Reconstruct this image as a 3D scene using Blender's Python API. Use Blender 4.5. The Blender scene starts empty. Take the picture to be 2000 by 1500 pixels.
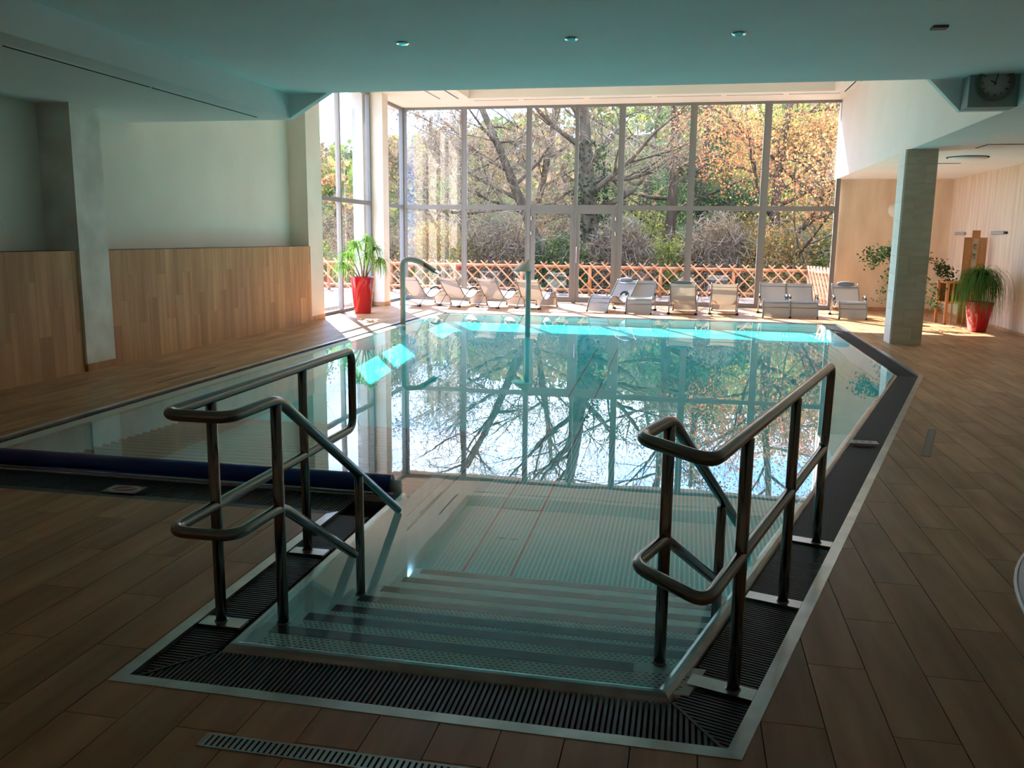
import bpy, bmesh, math, random
import numpy as np
from mathutils import Vector, Matrix
random.seed(7); np.random.seed(7)
S = bpy.context.scene
COL = S.collection
PI = math.pi

# ------------------------------------------------------------------ camera, world, sun, exposure
cam = bpy.data.objects.new('camera', bpy.data.cameras.new('camera')); COL.objects.link(cam)
PIT, ROL, YAW, FPX = 0.170801, 0.01152618, 0.1981857, 1668.6
fwd = Vector((-math.sin(YAW), math.cos(YAW), 0)); rgt = Vector((math.cos(YAW), math.sin(YAW), 0)); upv = Vector((0, 0, 1))
F = math.cos(PIT)*fwd - math.sin(PIT)*upv; U = math.sin(PIT)*fwd + math.cos(PIT)*upv
R_ = math.cos(ROL)*rgt + math.sin(ROL)*U; U_ = -math.sin(ROL)*rgt + math.cos(ROL)*U
M = Matrix((R_, U_, -F)).transposed().to_4x4(); M.translation = Vector((0, 0, 1.65))
cam.matrix_world = M
cam.data.sensor_width = 36; cam.data.lens = FPX/2000*36; cam.data.clip_start = .05; cam.data.clip_end = 600
S.camera = cam
S.view_settings.view_transform = 'Standard'; S.view_settings.look = 'None'
S.view_settings.gamma = 1; S.view_settings.use_curve_mapping = False
S.view_settings.exposure = 1.98
S.cycles.caustics_reflective = True; S.cycles.caustics_refractive = False
S.cycles.max_bounces = 14; S.cycles.diffuse_bounces = 8; S.cycles.glossy_bounces = 5
S.cycles.transparent_max_bounces = 24; S.cycles.transmission_bounces = 6
S.cycles.sample_clamp_indirect = 6

W = bpy.data.worlds.new('sky'); S.world = W; W.use_nodes = True
nt = W.node_tree; nt.nodes.clear()
o = nt.nodes.new('ShaderNodeOutputWorld'); bg = nt.nodes.new('ShaderNodeBackground')
tc = nt.nodes.new('ShaderNodeTexCoord'); mp = nt.nodes.new('ShaderNodeMapping'); mp.inputs['Scale'].default_value = (1, 1, 3)
nz = nt.nodes.new('ShaderNodeTexNoise'); nz.inputs['Scale'].default_value = 3.2; nz.inputs['Detail'].default_value = 6
rp = nt.nodes.new('ShaderNodeValToRGB')
rp.color_ramp.elements[0].position = .40; rp.color_ramp.elements[0].color = (.24, .46, 1, 1)
rp.color_ramp.elements[1].position = .58; rp.color_ramp.elements[1].color = (.62, .78, 1, 1)
nt.links.new(tc.outputs['Generated'], mp.inputs[0]); nt.links.new(mp.outputs[0], nz.inputs[0])
nt.links.new(nz.outputs[0], rp.inputs[0]); nt.links.new(rp.outputs[0], bg.inputs[0])
bg.inputs[1].default_value = 2.35; nt.links.new(bg.outputs[0], o.inputs[0])

sun = bpy.data.objects.new('sun', bpy.data.lights.new('sun', 'SUN')); COL.objects.link(sun)
sun.data.energy = 10.5; sun.data.angle = .0093; sun.data.color = (1, .95, .87)
el = math.radians(36.5)
sd = Vector((.496*math.cos(el), -.868*math.cos(el), -math.sin(el)))
sun.rotation_euler = sd.to_track_quat('-Z', 'Y').to_euler()

# ------------------------------------------------------------------ materials
def mat(name, col=(.5, .5, .5), rough=.6, metal=0, spec=.5):
    m = bpy.data.materials.new(name); m.use_nodes = True
    b = m.node_tree.nodes['Principled BSDF']
    b.inputs['Base Color'].default_value = (*col, 1); b.inputs['Roughness'].default_value = rough
    b.inputs['Metallic'].default_value = metal; b.inputs['Specular IOR Level'].default_value = spec
    return m
def N(m, t): return m.node_tree.nodes.new(t)
def LK(m, a, b): m.node_tree.links.new(a, b)
def bsdf(m): return m.node_tree.nodes['Principled BSDF']
def noise_col(m, c1, c2, scale=(4, 4, 4), detail=5, coord='Object', p=(.35, .65), bump=0, rough=None, objrand=0):
    tc = N(m, 'ShaderNodeTexCoord'); mp = N(m, 'ShaderNodeMapping'); mp.inputs['Scale'].default_value = scale
    nz = N(m, 'ShaderNodeTexNoise'); nz.inputs['Scale'].default_value = 1; nz.inputs['Detail'].default_value = detail
    rp = N(m, 'ShaderNodeValToRGB'); rp.color_ramp.elements[0].position = p[0]; rp.color_ramp.elements[1].position = p[1]
    rp.color_ramp.elements[0].color = (*c1, 1); rp.color_ramp.elements[1].color = (*c2, 1)
    if objrand:
        oi = N(m, 'ShaderNodeObjectInfo'); cx = N(m, 'ShaderNodeCombineXYZ')
        mu = N(m, 'ShaderNodeMath'); mu.operation = 'MULTIPLY'; mu.inputs[1].default_value = 37
        LK(m, oi.outputs['Random'], mu.inputs[0])
        for i in range(3): LK(m, mu.outputs[0], cx.inputs[i])
        LK(m, cx.outputs[0], mp.inputs['Location'])
    src = tc.outputs[coord]
    LK(m, src, mp.inputs[0]); LK(m, mp.outputs[0], nz.inputs[0]); LK(m, nz.outputs[0], rp.inputs[0])
    out = rp.outputs[0]
    if objrand:
        hs = N(m, 'ShaderNodeHueSaturation'); mr = N(m, 'ShaderNodeMapRange')
        mr.inputs['To Min'].default_value = 1-objrand; mr.inputs['To Max'].default_value = 1+objrand
        LK(m, oi.outputs['Random'], mr.inputs[0]); LK(m, mr.outputs[0], hs.inputs['Value']); LK(m, out, hs.inputs['Color']); out = hs.outputs[0]
    LK(m, out, bsdf(m).inputs['Base Color'])
    if bump:
        bp = N(m, 'ShaderNodeBump'); bp.inputs['Strength'].default_value = bump; bp.inputs['Distance'].default_value = .01
        LK(m, nz.outputs[0], bp.inputs['Height']); LK(m, bp.outputs[0], bsdf(m).inputs['Normal'])
    return m
plaster = noise_col(mat('plaster_white', rough=.85), (.80, .69, .59), (.86, .76, .66), (1.5, 1.5, 1.5), bump=.1)
plaster_mott = noise_col(mat('plaster_mottled', rough=.55), (.66, .62, .54), (.88, .84, .76), (2.5, 2.5, 2.5), detail=8, bump=.25)
plaster_niche = noise_col(mat('plaster_niche', rough=.8), (.74, .69, .60), (.80, .76, .67), (.9, .9, .9))
ceil_m = noise_col(mat('ceiling_paint', rough=.8), (.86, .85, .83), (.90, .89, .87), (1, 1, 1))
tile_m = noise_col(mat('floor_tile_wood', rough=.42), (.32, .150, .065), (.60, .325, .165), (9, 1.1, 3), detail=8, p=(.25, .75), bump=.08, objrand=.12)
tile_far = noise_col(mat('floor_tile_far', rough=.42), (.32, .150, .065), (.60, .325, .165), (9, 1.1, 3), detail=8, p=(.25, .75), bump=.08)
grout_m = mat('grout', (.10, .08, .06), .9)
panel_m = noise_col(mat('wall_plank_wood', rough=.5), (.42, .20, .085), (.64, .36, .18), (3, 10, .7), detail=7, p=(.25, .75), objrand=.13)
panel_edge = mat('plank_gap', (.12, .07, .04), .8)
rwall_m = noise_col(mat('right_wall_cladding', rough=.6), (.68, .50, .35), (.86, .69, .51), (3, 9, .8), detail=6, p=(.3, .7))
stone_m = noise_col(mat('pillar_stone', rough=.6), (.54, .46, .35), (.64, .56, .45), (3, 3, 12), detail=6, bump=.1, objrand=.06)
steel = mat('brushed_steel', (.50, .49, .47), .30, 1)
noise_col(steel, (.42, .41, .39), (.58, .57, .54), (5, 5, 5))
rail_m = mat('polished_rail_steel', (.25, .235, .22), .20, 1)
ceil_hi = noise_col(mat('high_ceiling_paint', rough=.8), (.82, .70, .61), (.86, .74, .65), (1, 1, 1))
alu = mat('window_aluminium', (.22, .21, .20), .45, .1)
chrome = mat('chrome', (.75, .75, .75), .15, 1)
grate_m = mat('grating_plastic', (.055, .06, .065), .5)
dark_m = mat('gutter_dark', (.012, .014, .015), .9)
black_m = mat('black_rubber', (.015, .015, .015), .5)
red_m = mat('red_gloss_pot', (.45, .008, .02), .12); bsdf(red_m).inputs['Coat Weight'].default_value = .6
soil_m = noise_col(mat('soil', rough=1), (.03, .02, .012), (.08, .05, .03), (30, 30, 30))
blue_m = mat('pool_cover_blue', (.008, .035, .22), .35)
white_m = mat('white_gloss', (.75, .74, .71), .35)
nosing_m = mat('nosing_dark', (.035, .04, .05), .5)
basin_m = noise_col(mat('basin_steel_liner', rough=.5), (.05, .68, .72), (.08, .76, .79), (2, 2, 2))
tread_m = noise_col(mat('tread_steel', rough=.45), (.74, .82, .80), (.84, .90, .88), (4, 4, 4))
wood_m = noise_col(mat('orange_wood', rough=.5), (.42, .17, .05), (.60, .28, .10), (6, 6, 1.5), detail=6)
fence_m = noise_col(mat('fence_timber', rough=.6), (.42, .15, .05), (.58, .25, .10), (5, 5, 5))
fence_l = noise_col(mat('fence_slat_timber', rough=.6), (.55, .27, .12), (.70, .38, .20), (5, 5, 5))
stem_m = noise_col(mat('plant_stem', rough=.8), (.16, .10, .05), (.28, .20, .10), (20, 20, 20))
mosaic_m = mat('green_mosaic', rough=.3)
def brick_mat(m, c1, c2, mortar, scale, w=.5, h=.5):
    tc = N(m, 'ShaderNodeTexCoord'); br = N(m, 'ShaderNodeTexBrick')
    br.inputs['Color1'].default_value = (*c1, 1); br.inputs['Color2'].default_value = (*c2, 1); br.inputs['Mortar'].default_value = (*mortar, 1)
    br.inputs['Scale'].default_value = scale; br.inputs['Brick Width'].default_value = w; br.inputs['Row Height'].default_value = h
    br.inputs['Mortar Size'].default_value = .03; br.offset = 0
    LK(m, tc.outputs['Object'], br.inputs[0]); LK(m, br.outputs[0], bsdf(m).inputs['Base Color'])
brick_mat(mosaic_m, (.10, .20, .15), (.16, .26, .20), (.35, .36, .33), 20)
terrace_m = mat('terrace_paving', rough=.8); brick_mat(terrace_m, (.24, .16, .13), (.28, .19, .155), (.14, .10, .08), 2.2)
grass_m = noise_col(mat('grass', rough=.95), (.05, .08, .015), (.11, .12, .03), (.6, .6, .6), detail=8)
hill_m = noise_col(mat('hill_ground', rough=1), (.035, .045, .02), (.085, .06, .035), (.08, .08, .08), detail=8)
bark_m = noise_col(mat('bark', rough=.95), (.06, .042, .028), (.14, .10, .065), (6, 6, 1.5), detail=7, bump=.6)

for _m in (basin_m, tread_m): bsdf(_m).inputs['Specular IOR Level'].default_value = 0
for _m in (tile_m, tile_far, panel_m): bsdf(_m).inputs['Specular IOR Level'].default_value = .22
for _m in (terrace_m, grass_m, hill_m, bark_m): bsdf(_m).inputs['Specular IOR Level'].default_value = 0

def fabric(name, c, tr=.35):
    m = bpy.data.materials.new(name); m.use_nodes = True; n = m.node_tree.nodes; n.clear()
    out = n.new('ShaderNodeOutputMaterial'); d = n.new('ShaderNodeBsdfDiffuse'); t = n.new('ShaderNodeBsdfTranslucent'); mx = n.new('ShaderNodeMixShader')
    d.inputs[0].default_value = (*c, 1); t.inputs[0].default_value = (c[0]*.26, c[1]*.19, c[2]*.125, 1); mx.inputs[0].default_value = tr
    l = m.node_tree.links; l.new(d.outputs[0], mx.inputs[1]); l.new(t.outputs[0], mx.inputs[2]); l.new(mx.outputs[0], out.inputs[0])
    return m
sling_m = fabric('sling_mesh_grey', (.58, .58, .60), .30)
pillow_m = mat('pillow_grey', (.17, .18, .20), .9)
def leaf_mat(name, cols, tr=.4, k=.62):
    if name not in ('leaves_palm', 'leaves_ponytail', 'leaves_ficus'): cols = [tuple(v*(.8 if name in ('leaves_orange', 'leaves_gold') else .50 if name == 'twigs' else .66) for v in c) for c in cols]
    m = bpy.data.materials.new(name); m.use_nodes = True; n = m.node_tree.nodes; n.clear(); l = m.node_tree.links
    out = n.new('ShaderNodeOutputMaterial'); d = n.new('ShaderNodeBsdfDiffuse'); t = n.new('ShaderNodeBsdfTranslucent'); mx = n.new('ShaderNodeMixShader')
    g = n.new('ShaderNodeNewGeometry'); r = n.new('ShaderNodeValToRGB'); e = r.color_ramp.elements
    r.color_ramp.interpolation = 'LINEAR'
    e[0].color = (*cols[0], 1); e[1].color = (*cols[-1], 1)
    for i in range(1, len(cols)-1):
        q = e.new(i/(len(cols)-1)); q.color = (*cols[i], 1)
    l.new(g.outputs['Random Per Island'], r.inputs[0]); l.new(r.outputs[0], d.inputs[0]); l.new(r.outputs[0], t.inputs[0])
    mx.inputs[0].default_value = tr; l.new(d.outputs[0], mx.inputs[1]); l.new(t.outputs[0], mx.inputs[2]); l.new(mx.outputs[0], out.inputs[0])
    return m
LEAF = {
 'orange': leaf_mat('leaves_orange', [(.60, .17, .07), (.70, .28, .12), (.62, .20, .09), (.50, .33, .10), (.40, .17, .10)]),
 'gold': leaf_mat('leaves_gold', [(.56, .28, .09), (.36, .32, .08), (.46, .18, .08), (.22, .28, .08), (.56, .24, .10)]),
 'green': leaf_mat('leaves_green', [(.10, .17, .05), (.16, .22, .06), (.07, .12, .06), (.22, .24, .08)]),
 'pine': leaf_mat('leaves_pine', [(.05, .10, .06), (.09, .15, .08), (.13, .17, .08)]),
 'brown': leaf_mat('leaves_brown', [(.34, .22, .14), (.24, .15, .10), (.42, .25, .14), (.26, .24, .10), (.18, .11, .07)]),
 'twig': leaf_mat('twigs', [(.62, .44, .33), (.42, .30, .22), (.74, .52, .38), (.50, .42, .26), (.26, .18, .13)], .15),
 'lime': leaf_mat('leaves_lime', [(.28, .34, .07), (.36, .36, .10), (.20, .28, .06), (.40, .30, .08)]),
 'ivy': leaf_mat('leaves_ivy', [(.025, .05, .025), (.04, .07, .03), (.06, .08, .04)]),
 'palm': leaf_mat('leaves_palm', [(.14, .30, .05), (.22, .42, .08), (.30, .45, .10)], .3),
 'pony': leaf_mat('leaves_ponytail', [(.05, .13, .03), (.09, .20, .04), (.14, .24, .06)], .2),
 'ficus': leaf_mat('leaves_ficus', [(.03, .06, .025), (.05, .09, .03), (.07, .10, .05)], .2),
}
def thin_glass(name, tint=(1, 1, 1), f0=.04, rough=0.0, bump=None, power=5.0):
    # two-sided thin sheet: transparent + mirror, mixed by Schlick's Fresnel curve
    m = bpy.data.materials.new(name); m.use_nodes = True; n = m.node_tree.nodes; n.clear(); l = m.node_tree.links
    out = n.new('ShaderNodeOutputMaterial'); t = n.new('ShaderNodeBsdfTransparent'); g = n.new('ShaderNodeBsdfGlossy'); mx = n.new('ShaderNodeMixShader')
    ge = n.new('ShaderNodeNewGeometry'); dt = n.new('ShaderNodeVectorMath'); dt.operation = 'DOT_PRODUCT'; l.new(ge.outputs['Incoming'], dt.inputs[0]); l.new(ge.outputs['Normal'], dt.inputs[1])
    def mt(op, a, b=None):
        q = n.new('ShaderNodeMath'); q.operation = op; q.use_clamp = op == 'SUBTRACT'
        for i, x in enumerate((a, b)):
            if x is None: continue
            if isinstance(x, (int, float)): q.inputs[i].default_value = x
            else: l.new(x, q.inputs[i])
        return q.outputs[0]
    c = mt('ABSOLUTE', dt.outputs['Value']); k = mt('POWER', mt('SUBTRACT', 1.0, c), power); fr = mt('ADD', mt('MULTIPLY', k, 1-f0), f0)
    t.inputs[0].default_value = (*tint, 1); g.inputs['Roughness'].default_value = rough; g.inputs[0].default_value = (1, 1, 1, 1)
    l.new(fr, mx.inputs[0]); l.new(t.outputs[0], mx.inputs[1]); l.new(g.outputs[0], mx.inputs[2]); l.new(mx.outputs[0], out.inputs[0])
    if bump:
        tc = n.new('ShaderNodeTexCoord'); nz = n.new('ShaderNodeTexNoise'); nz.inputs['Scale'].default_value = bump[0]; nz.inputs['Detail'].default_value = 2
        b = n.new('ShaderNodeBump'); b.inputs['Strength'].default_value = bump[1]; b.inputs['Distance'].default_value = bump[2]
        l.new(tc.outputs['Object'], nz.inputs[0]); l.new(nz.outputs[0], b.inputs['Height']); l.new(b.outputs[0], g.inputs['Normal'])
    return m
glass_m = thin_glass('window_glass', (.96, .97, .97), .04)
water_m = thin_glass('pool_water', (.80, .955, .975), .022, 0, (1.3, .12, .006))

# ------------------------------------------------------------------ mesh helpers
class MB:
    def __init__(s): s.v = []; s.f = []; s.sm = []
    def add(s, vs, fs, smooth=False):
        b = len(s.v); s.v += [tuple(v) for v in vs]; s.f += [tuple(i+b for i in f) for f in fs]; s.sm += [smooth]*len(fs)
    def box(s, x0, x1, y0, y1, z0, z1):
        s.add([(x0, y0, z0), (x1, y0, z0), (x1, y1, z0), (x0, y1, z0), (x0, y0, z1), (x1, y0, z1), (x1, y1, z1), (x0, y1, z1)],
              [(0, 3, 2, 1), (4, 5, 6, 7), (0, 1, 5, 4), (1, 2, 6, 5), (2, 3, 7, 6), (3, 0, 4, 7)])
    def prism(s, poly, z0, z1):
        n = len(poly); s.add([(p[0], p[1], z0) for p in poly]+[(p[0], p[1], z1) for p in poly],
            [tuple(range(n-1, -1, -1)), tuple(range(n, 2*n))]+[(i, (i+1) % n, n+(i+1) % n, n+i) for i in range(n)])
    def bar(s, a, b, w, h, up=(0, 0, 1)):
        a = Vector(a); b = Vector(b); d = (b-a).normalized(); u = Vector(up); sx = d.cross(u)
        if sx.length < 1e-4: sx = d.cross(Vector((1, 0, 0)))
        sx.normalize(); u = sx.cross(d); vs = []
        for p in (a, b):
            for i, j in ((-1, -1), (1, -1), (1, 1), (-1, 1)): vs.append(p+sx*i*w/2+u*j*h/2)
        s.add(vs, [(0, 1, 2, 3), (7, 6, 5, 4), (0, 4, 5, 1), (1, 5, 6, 2), (2, 6, 7, 3), (3, 7, 4, 0)])
    def tube(s, pts, r, seg=12, cap=True, smooth=True):
        pts = [Vector(p) for p in pts]; n = len(pts); rr = r if isinstance(r, (list, tuple)) else [r]*n
        t = [(pts[min(i+1, n-1)]-pts[max(i-1, 0)]).normalized() for i in range(n)]
        nrm = t[0].orthogonal().normalized(); vs = []
        for i in range(n):
            if i: nrm = (nrm - t[i]*nrm.dot(t[i])); nrm = nrm.normalized() if nrm.length > 1e-6 else t[i].orthogonal().normalized()
            bn = t[i].cross(nrm)
            for k in range(seg):
                a = 2*PI*k/seg; vs.append(pts[i]+(nrm*math.cos(a)+bn*math.sin(a))*rr[i])
        fs = [(i*seg+k, i*seg+(k+1) % seg, (i+1)*seg+(k+1) % seg, (i+1)*seg+k) for i in range(n-1) for k in range(seg)]
        if cap: fs += [tuple(range(seg-1, -1, -1)), tuple((n-1)*seg+k for k in range(seg))]
        s.add(vs, fs, smooth)
    def lathe(s, prof, c=(0, 0, 0), seg=24, cap=True):
        vs = [(c[0]+r*math.cos(2*PI*k/seg), c[1]+r*math.sin(2*PI*k/seg), c[2]+z) for r, z in prof for k in range(seg)]
        n = len(prof); fs = [(i*seg+k, i*seg+(k+1) % seg, (i+1)*seg+(k+1) % seg, (i+1)*seg+k) for i in range(n-1) for k in range(seg)]
        if cap: fs += [tuple(range(seg-1, -1, -1)), tuple((n-1)*seg+k for k in range(seg))]
        s.add(vs, fs, True)
    def build(s, name, m, parent=None, loc=None):
        me = bpy.data.meshes.new(name); me.from_pydata([tuple(v) for v in s.v], [], s.f); me.materials.append(m)
        me.polygons.foreach_set('use_smooth', s.sm); me.update()
        o = bpy.data.objects.new(name, me); COL.objects.link(o)
        if parent: o.parent = parent
        if loc: o.location = loc
        return o
def B1(x0, x1, y0, y1, z0, z1, name, m, parent=None):
    b = MB(); b.box(x0, x1, y0, y1, z0, z1); return b.build(name, m, parent)
def fil(pts, r, n=6):
    pts = [Vector(p) for p in pts]; out = [pts[0]]
    for i in range(1, len(pts)-1):
        a, b, c = pts[i-1], pts[i], pts[i+1]; u = (a-b); v = (c-b); L = min(r, u.length*.48, v.length*.48)
        p0 = b+u.normalized()*L; p1 = b+v.normalized()*L
        for k in range(n+1):
            t = k/n; out.append(p0*(1-t)**2+b*2*t*(1-t)+p1*t*t)
    out.append(pts[-1]); return out
def tag(o, label=None, cat=None, group=None, kind=None):
    if label: o['label'] = label
    if cat: o['category'] = cat
    if group: o['group'] = group
    if kind: o['kind'] = kind
    return o
def empty(name, loc=(0, 0, 0), rz=0, **k):
    o = bpy.data.objects.new(name, None); COL.objects.link(o); o.location = loc; o.rotation_euler = (0, 0, rz); o.empty_display_size = .2
    return tag(o, **k)
def struct(o): o['kind'] = 'structure'; return o
def copy_tree(o, parent=None):
    c = o.copy(); COL.objects.link(c)
    if parent: c.parent = parent
    for ch in list(o.children): copy_tree(ch, c)
    return c

# ------------------------------------------------------------------ room shell
POOL = [(-2.05, 2.60), (.245, 2.60), (2.95, 11.3), (3.03, 18.05), (-5.40, 18.05), (-5.40, 4.60), (-2.05, 4.60)]
def right_x(y): return .245+(y-2.6)*(2.95-.245)/(11.3-2.6) if y < 11.3 else 2.95+(y-11.3)*.08/6.75
P1 = [(-2.05, 2.60), (.245, 2.60), (right_x(4.6), 4.6), (-2.05, 4.6)]
P2 = [(-5.4, 4.6), (right_x(4.6), 4.6), (2.95, 11.3), (3.03, 18.05), (-5.4, 18.05)]
def clip(poly, a, b, keep_left):
    out = []; n = len(poly)
    def sd(p): return ((b[0]-a[0])*(p[1]-a[1])-(b[1]-a[1])*(p[0]-a[0]))*(1 if keep_left else -1)
    for i in range(n):
        p, q = poly[i], poly[(i+1) % n]; sp, sq = sd(p), sd(q)
        if sp >= 0: out.append(p)
        if sp*sq < 0:
            t = sp/(sp-sq); out.append((p[0]+(q[0]-p[0])*t, p[1]+(q[1]-p[1])*t))
    return out
def area(p): return abs(sum(p[i][0]*p[(i+1) % len(p)][1]-p[(i+1) % len(p)][0]*p[i][1] for i in range(len(p))))/2
def subtract(polys, C):
    res = []
    for p in polys:
        cur = p
        for i in range(len(C)):
            a, b = C[i], C[(i+1) % len(C)]
            o_ = clip(cur, a, b, False)
            if len(o_) > 2 and area(o_) > 1e-5: res.append(o_)
            cur = clip(cur, a, b, True)
            if len(cur) < 3 or area(cur) < 1e-6: break
    return res
FX0, FX1, FY0, FY1 = -7.05, 5.98, -2.0, 21.75
b = MB()
for p in subtract(subtract([[(FX0-.4, FY0), (FX1, FY0), (FX1, FY1), (FX0-.4, FY1)]], P1), P2): b.prism(p, -.12, -.006)
floor = struct(b.build('floor', grout_m)); tag(floor, 'wood-look plank tile floor around the pool')
TW, TL = .2165, .93; tiles = []
ix = 0; x = -7.05-.0
x0s = .7565-TW*40
for i in range(70):
    xa = x0s+i*TW; xb = xa+TW-.004
    if xb < FX0 or xa > FX1: continue
    off = 0 if i % 2 == 0 else .465
    for j in range(-7, 24):
        ya = 2.85+off+j*TL; yb = ya+TL-.004
        if yb < FY0 or ya > FY1: continue
        r = [(max(xa, FX0), max(ya, FY0)), (min(xb, FX1), max(ya, FY0)), (min(xb, FX1), min(yb, FY1)), (max(xa, FX0), min(yb, FY1))]
        ps = subtract(subtract([r], P1), P2)
        if not ps: continue
        cx, cy = (xa+xb)/2, (ya+yb)/2; d = Vector((cx, cy, -1.65)); z = d.dot(F)
        vis = z > .3 and abs(d.dot(R_)/z) < .72 and abs(d.dot(U_)/z) < .6
        tiles.append((0 if vis else 1, d.length, ps, r))
tiles.sort(key=lambda t: (t[0], t[1]))
rest = MB()
for k, (nv, d, ps, r) in enumerate(tiles):
    if k < 300 and not nv:
        b = MB(); cx, cy = r[0]
        for p in ps: b.prism([(q[0]-cx, q[1]-cy) for q in p], -.006, 0)
        b.build('tile', tile_m, floor, (cx, cy, 0))
    else:
        for p in ps: rest.prism(p, -.006, 0)
tag(rest.build('tiles', tile_far, floor), kind='stuff')

# left wall: recess, plank panels, columns
wl = struct(B1(-7.75, -7.40, -2, 15.35, 0, 5.3, 'wall_left', plaster_niche)); tag(wl, 'pale plaster left wall above timber-look plank dado')
def planks(parent, y0, y1, ztop, xf):
    y = y0; i = 0
    B1(xf-.33, xf-.012, y0, y1, 0, ztop, 'backing', panel_edge, parent)
    while y < y1-.01:
        ye = min(y+.2, y1); zs = [0, .48+.31*((i*7) % 3), ztop]
        for a, c in zip(zs[:-1], zs[1:]):
            b = MB(); b.box(0, .014, 0, ye-y-.002, 0, c-a-.002); b.build('plank', panel_m, parent, (xf-.014, y, a))
        y = ye; i += 1
p1 = empty('dado_panel', (-7, 5.5, 0), label='timber-look plank dado left of the mottled column, at the photo edge', cat='wall panel', kind=None)
p2 = empty('dado_panel', (-7, 12, 0), label='long timber-look plank dado between the mottled column and the corner column', cat='wall panel')
for p, (a, c) in ((p1, (4.0, 8.9)), (p2, (9.42, 15.3))):
    p.location = (0, 0, 0); planks(p, a, c, 1.43, -7.0)
colL = tag(B1(-7.6, -6.965, 8.9, 9.42, .09, 3.1, 'pillar', plaster_mott), 'mottled pale plaster column standing between the two plank dados', 'column')
B1(-7.02, -6.955, 8.9, 9.43, 0, .09, 'base_trim', panel_m, colL)
colC = tag(B1(-7.75, -7.03, 15.3, 15.95, .09, 4.9, 'pillar', plaster), 'pale corner column between the plank dado and the side window', 'column')
b = MB(); b.box(-7.1, -7.02, 15.29, 15.96, 0, .09); b.build('base_trim', panel_m, colC)
colW = tag(B1(-7.32, -6.97, 19.28, 19.66, .09, 4.85, 'pillar', plaster), 'pale square column behind the red planter, by the side window', 'column')
B1(-7.33, -6.96, 19.27, 19.67, 0, .09, 'base_trim', panel_m, colW)
tag(B1(-7.66, -7.40, 19.15, 19.5, -.3, 5.3, 'pillar', mat('outdoor_column', (.42, .40, .36), .8)), 'white outdoor column seen through the side window', 'column')
struct(B1(-8.2, -7.75, -2, 15.95, 0, 5.3, 'wall_outer_left', plaster))

# ceilings
struct(B1(-5.04, 3.36, -2, 10.5, 3.40, 3.75, 'ceiling', ceil_m))
struct(B1(-7.75, -5.04, -2, 10.62, 3.10, 3.75, 'ceiling_soffit_left', ceil_m))
struct(B1(3.36, 6.2, -2, 22.0, 3.07, 3.55, 'ceiling_soffit_right', ceil_m))
b = MB()   # haunches where the low soffits meet the slab edge
b.add([(-5.04, 10.62, 3.1), (-4.35, 10.62, 3.5), (-5.04, 10.62, 3.75), (-5.04, 10.50, 3.1), (-4.35, 10.50, 3.5), (-5.04, 10.50, 3.75)],
      [(3, 4, 5), (2, 1, 0), (0, 1, 4, 3), (1, 2, 5, 4), (2, 0, 3, 5)])
struct(b.build('trim_1', ceil_m))
b = MB()
b.add([(3.36, 10.66, 3.07), (2.87, 10.66, 3.07), (2.35, 10.66, 3.6), (3.36, 10.66, 3.6), (3.36, 10.56, 3.07), (2.87, 10.56, 3.07), (2.35, 10.56, 3.6), (3.36, 10.56, 3.6)],
      [(0, 1, 2, 3), (7, 6, 5, 4), (0, 4, 5, 1), (1, 5, 6, 2), (2, 6, 7, 3), (3, 7, 4, 0)])
struct(b.build('trim_2', ceil_m))
# high hall over the pool end
struct(B1(-7.75, 3.6, 10.5, 10.62, 3.75, 5.3, 'wall_hall_front', ceil_m))
hc = MB(); hc.box(-7.75, 3.36, 20.35, 22.0, 4.85, 5.2); hc.box(-7.75, -5.2, 10.6, 20.35, 4.85, 5.2); hc.box(2.98, 3.6, 10.6, 20.35, 4.85, 5.2); hc.box(-7.75, 3.6, 10.6, 22.0, 5.15, 5.3)
struct(hc.build('ceiling_high', ceil_hi))
struct(B1(3.354, 3.6, 10.66, 21.95, 3.072, 5.2, 'wall_hall_right', ceil_hi))
struct(B1(3.45, 6.2, 21.75, 21.95, 0, 3.07, 'wall_back_right', rwall_m))
struct(B1(5.95, 6.2, 16.3, 21.95, 0, 3.07, 'wall_right', rwall_m))
struct(B1(5.95, 6.2, -2, 15.2, 0, 3.07, 'wall_right_near', rwall_m))
struct(B1(-8.2, 6.2, -2.2, -2, 0, 3.75, 'wall_rear', plaster))
struct(B1(3.50, 5.94, 21.73, 21.76, 0, .09, 'baseboard_back', panel_m))
struct(B1(5.93, 5.96, 16.3, 21.74, 0, .05, 'baseboard_right', panel_m))
# door frame peeking in at the right edge
dr = struct(empty('door_1')); B1(5.90, 6.02, 16.22, 16.30, 0, 2.2, 'door_frame', alu, dr); B1(5.98, 6.02, 15.2, 16.22, 0, 2.2, 'door_leaf', thin_glass('door_glass', (.35, .37, .38)), dr)
B1(5.90, 5.98, 15.25, 16.26, .16, .22, 'push_bar', white_m, dr)

b = MB(); b.box(7.4, 7.5, 14.9, 16.6, 0, 3.2); b.box(6.2, 7.4, 14.9, 15.0, 0, 3.2); b.box(6.2, 7.4, 16.5, 16.6, 0, 3.2); b.box(5.96, 7.5, 15.0, 16.5, 2.22, 3.2); b.box(6.0, 7.5, 14.9, 16.6, -.1, -.005)
struct(b.build('wall_lobby', plaster))
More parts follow.
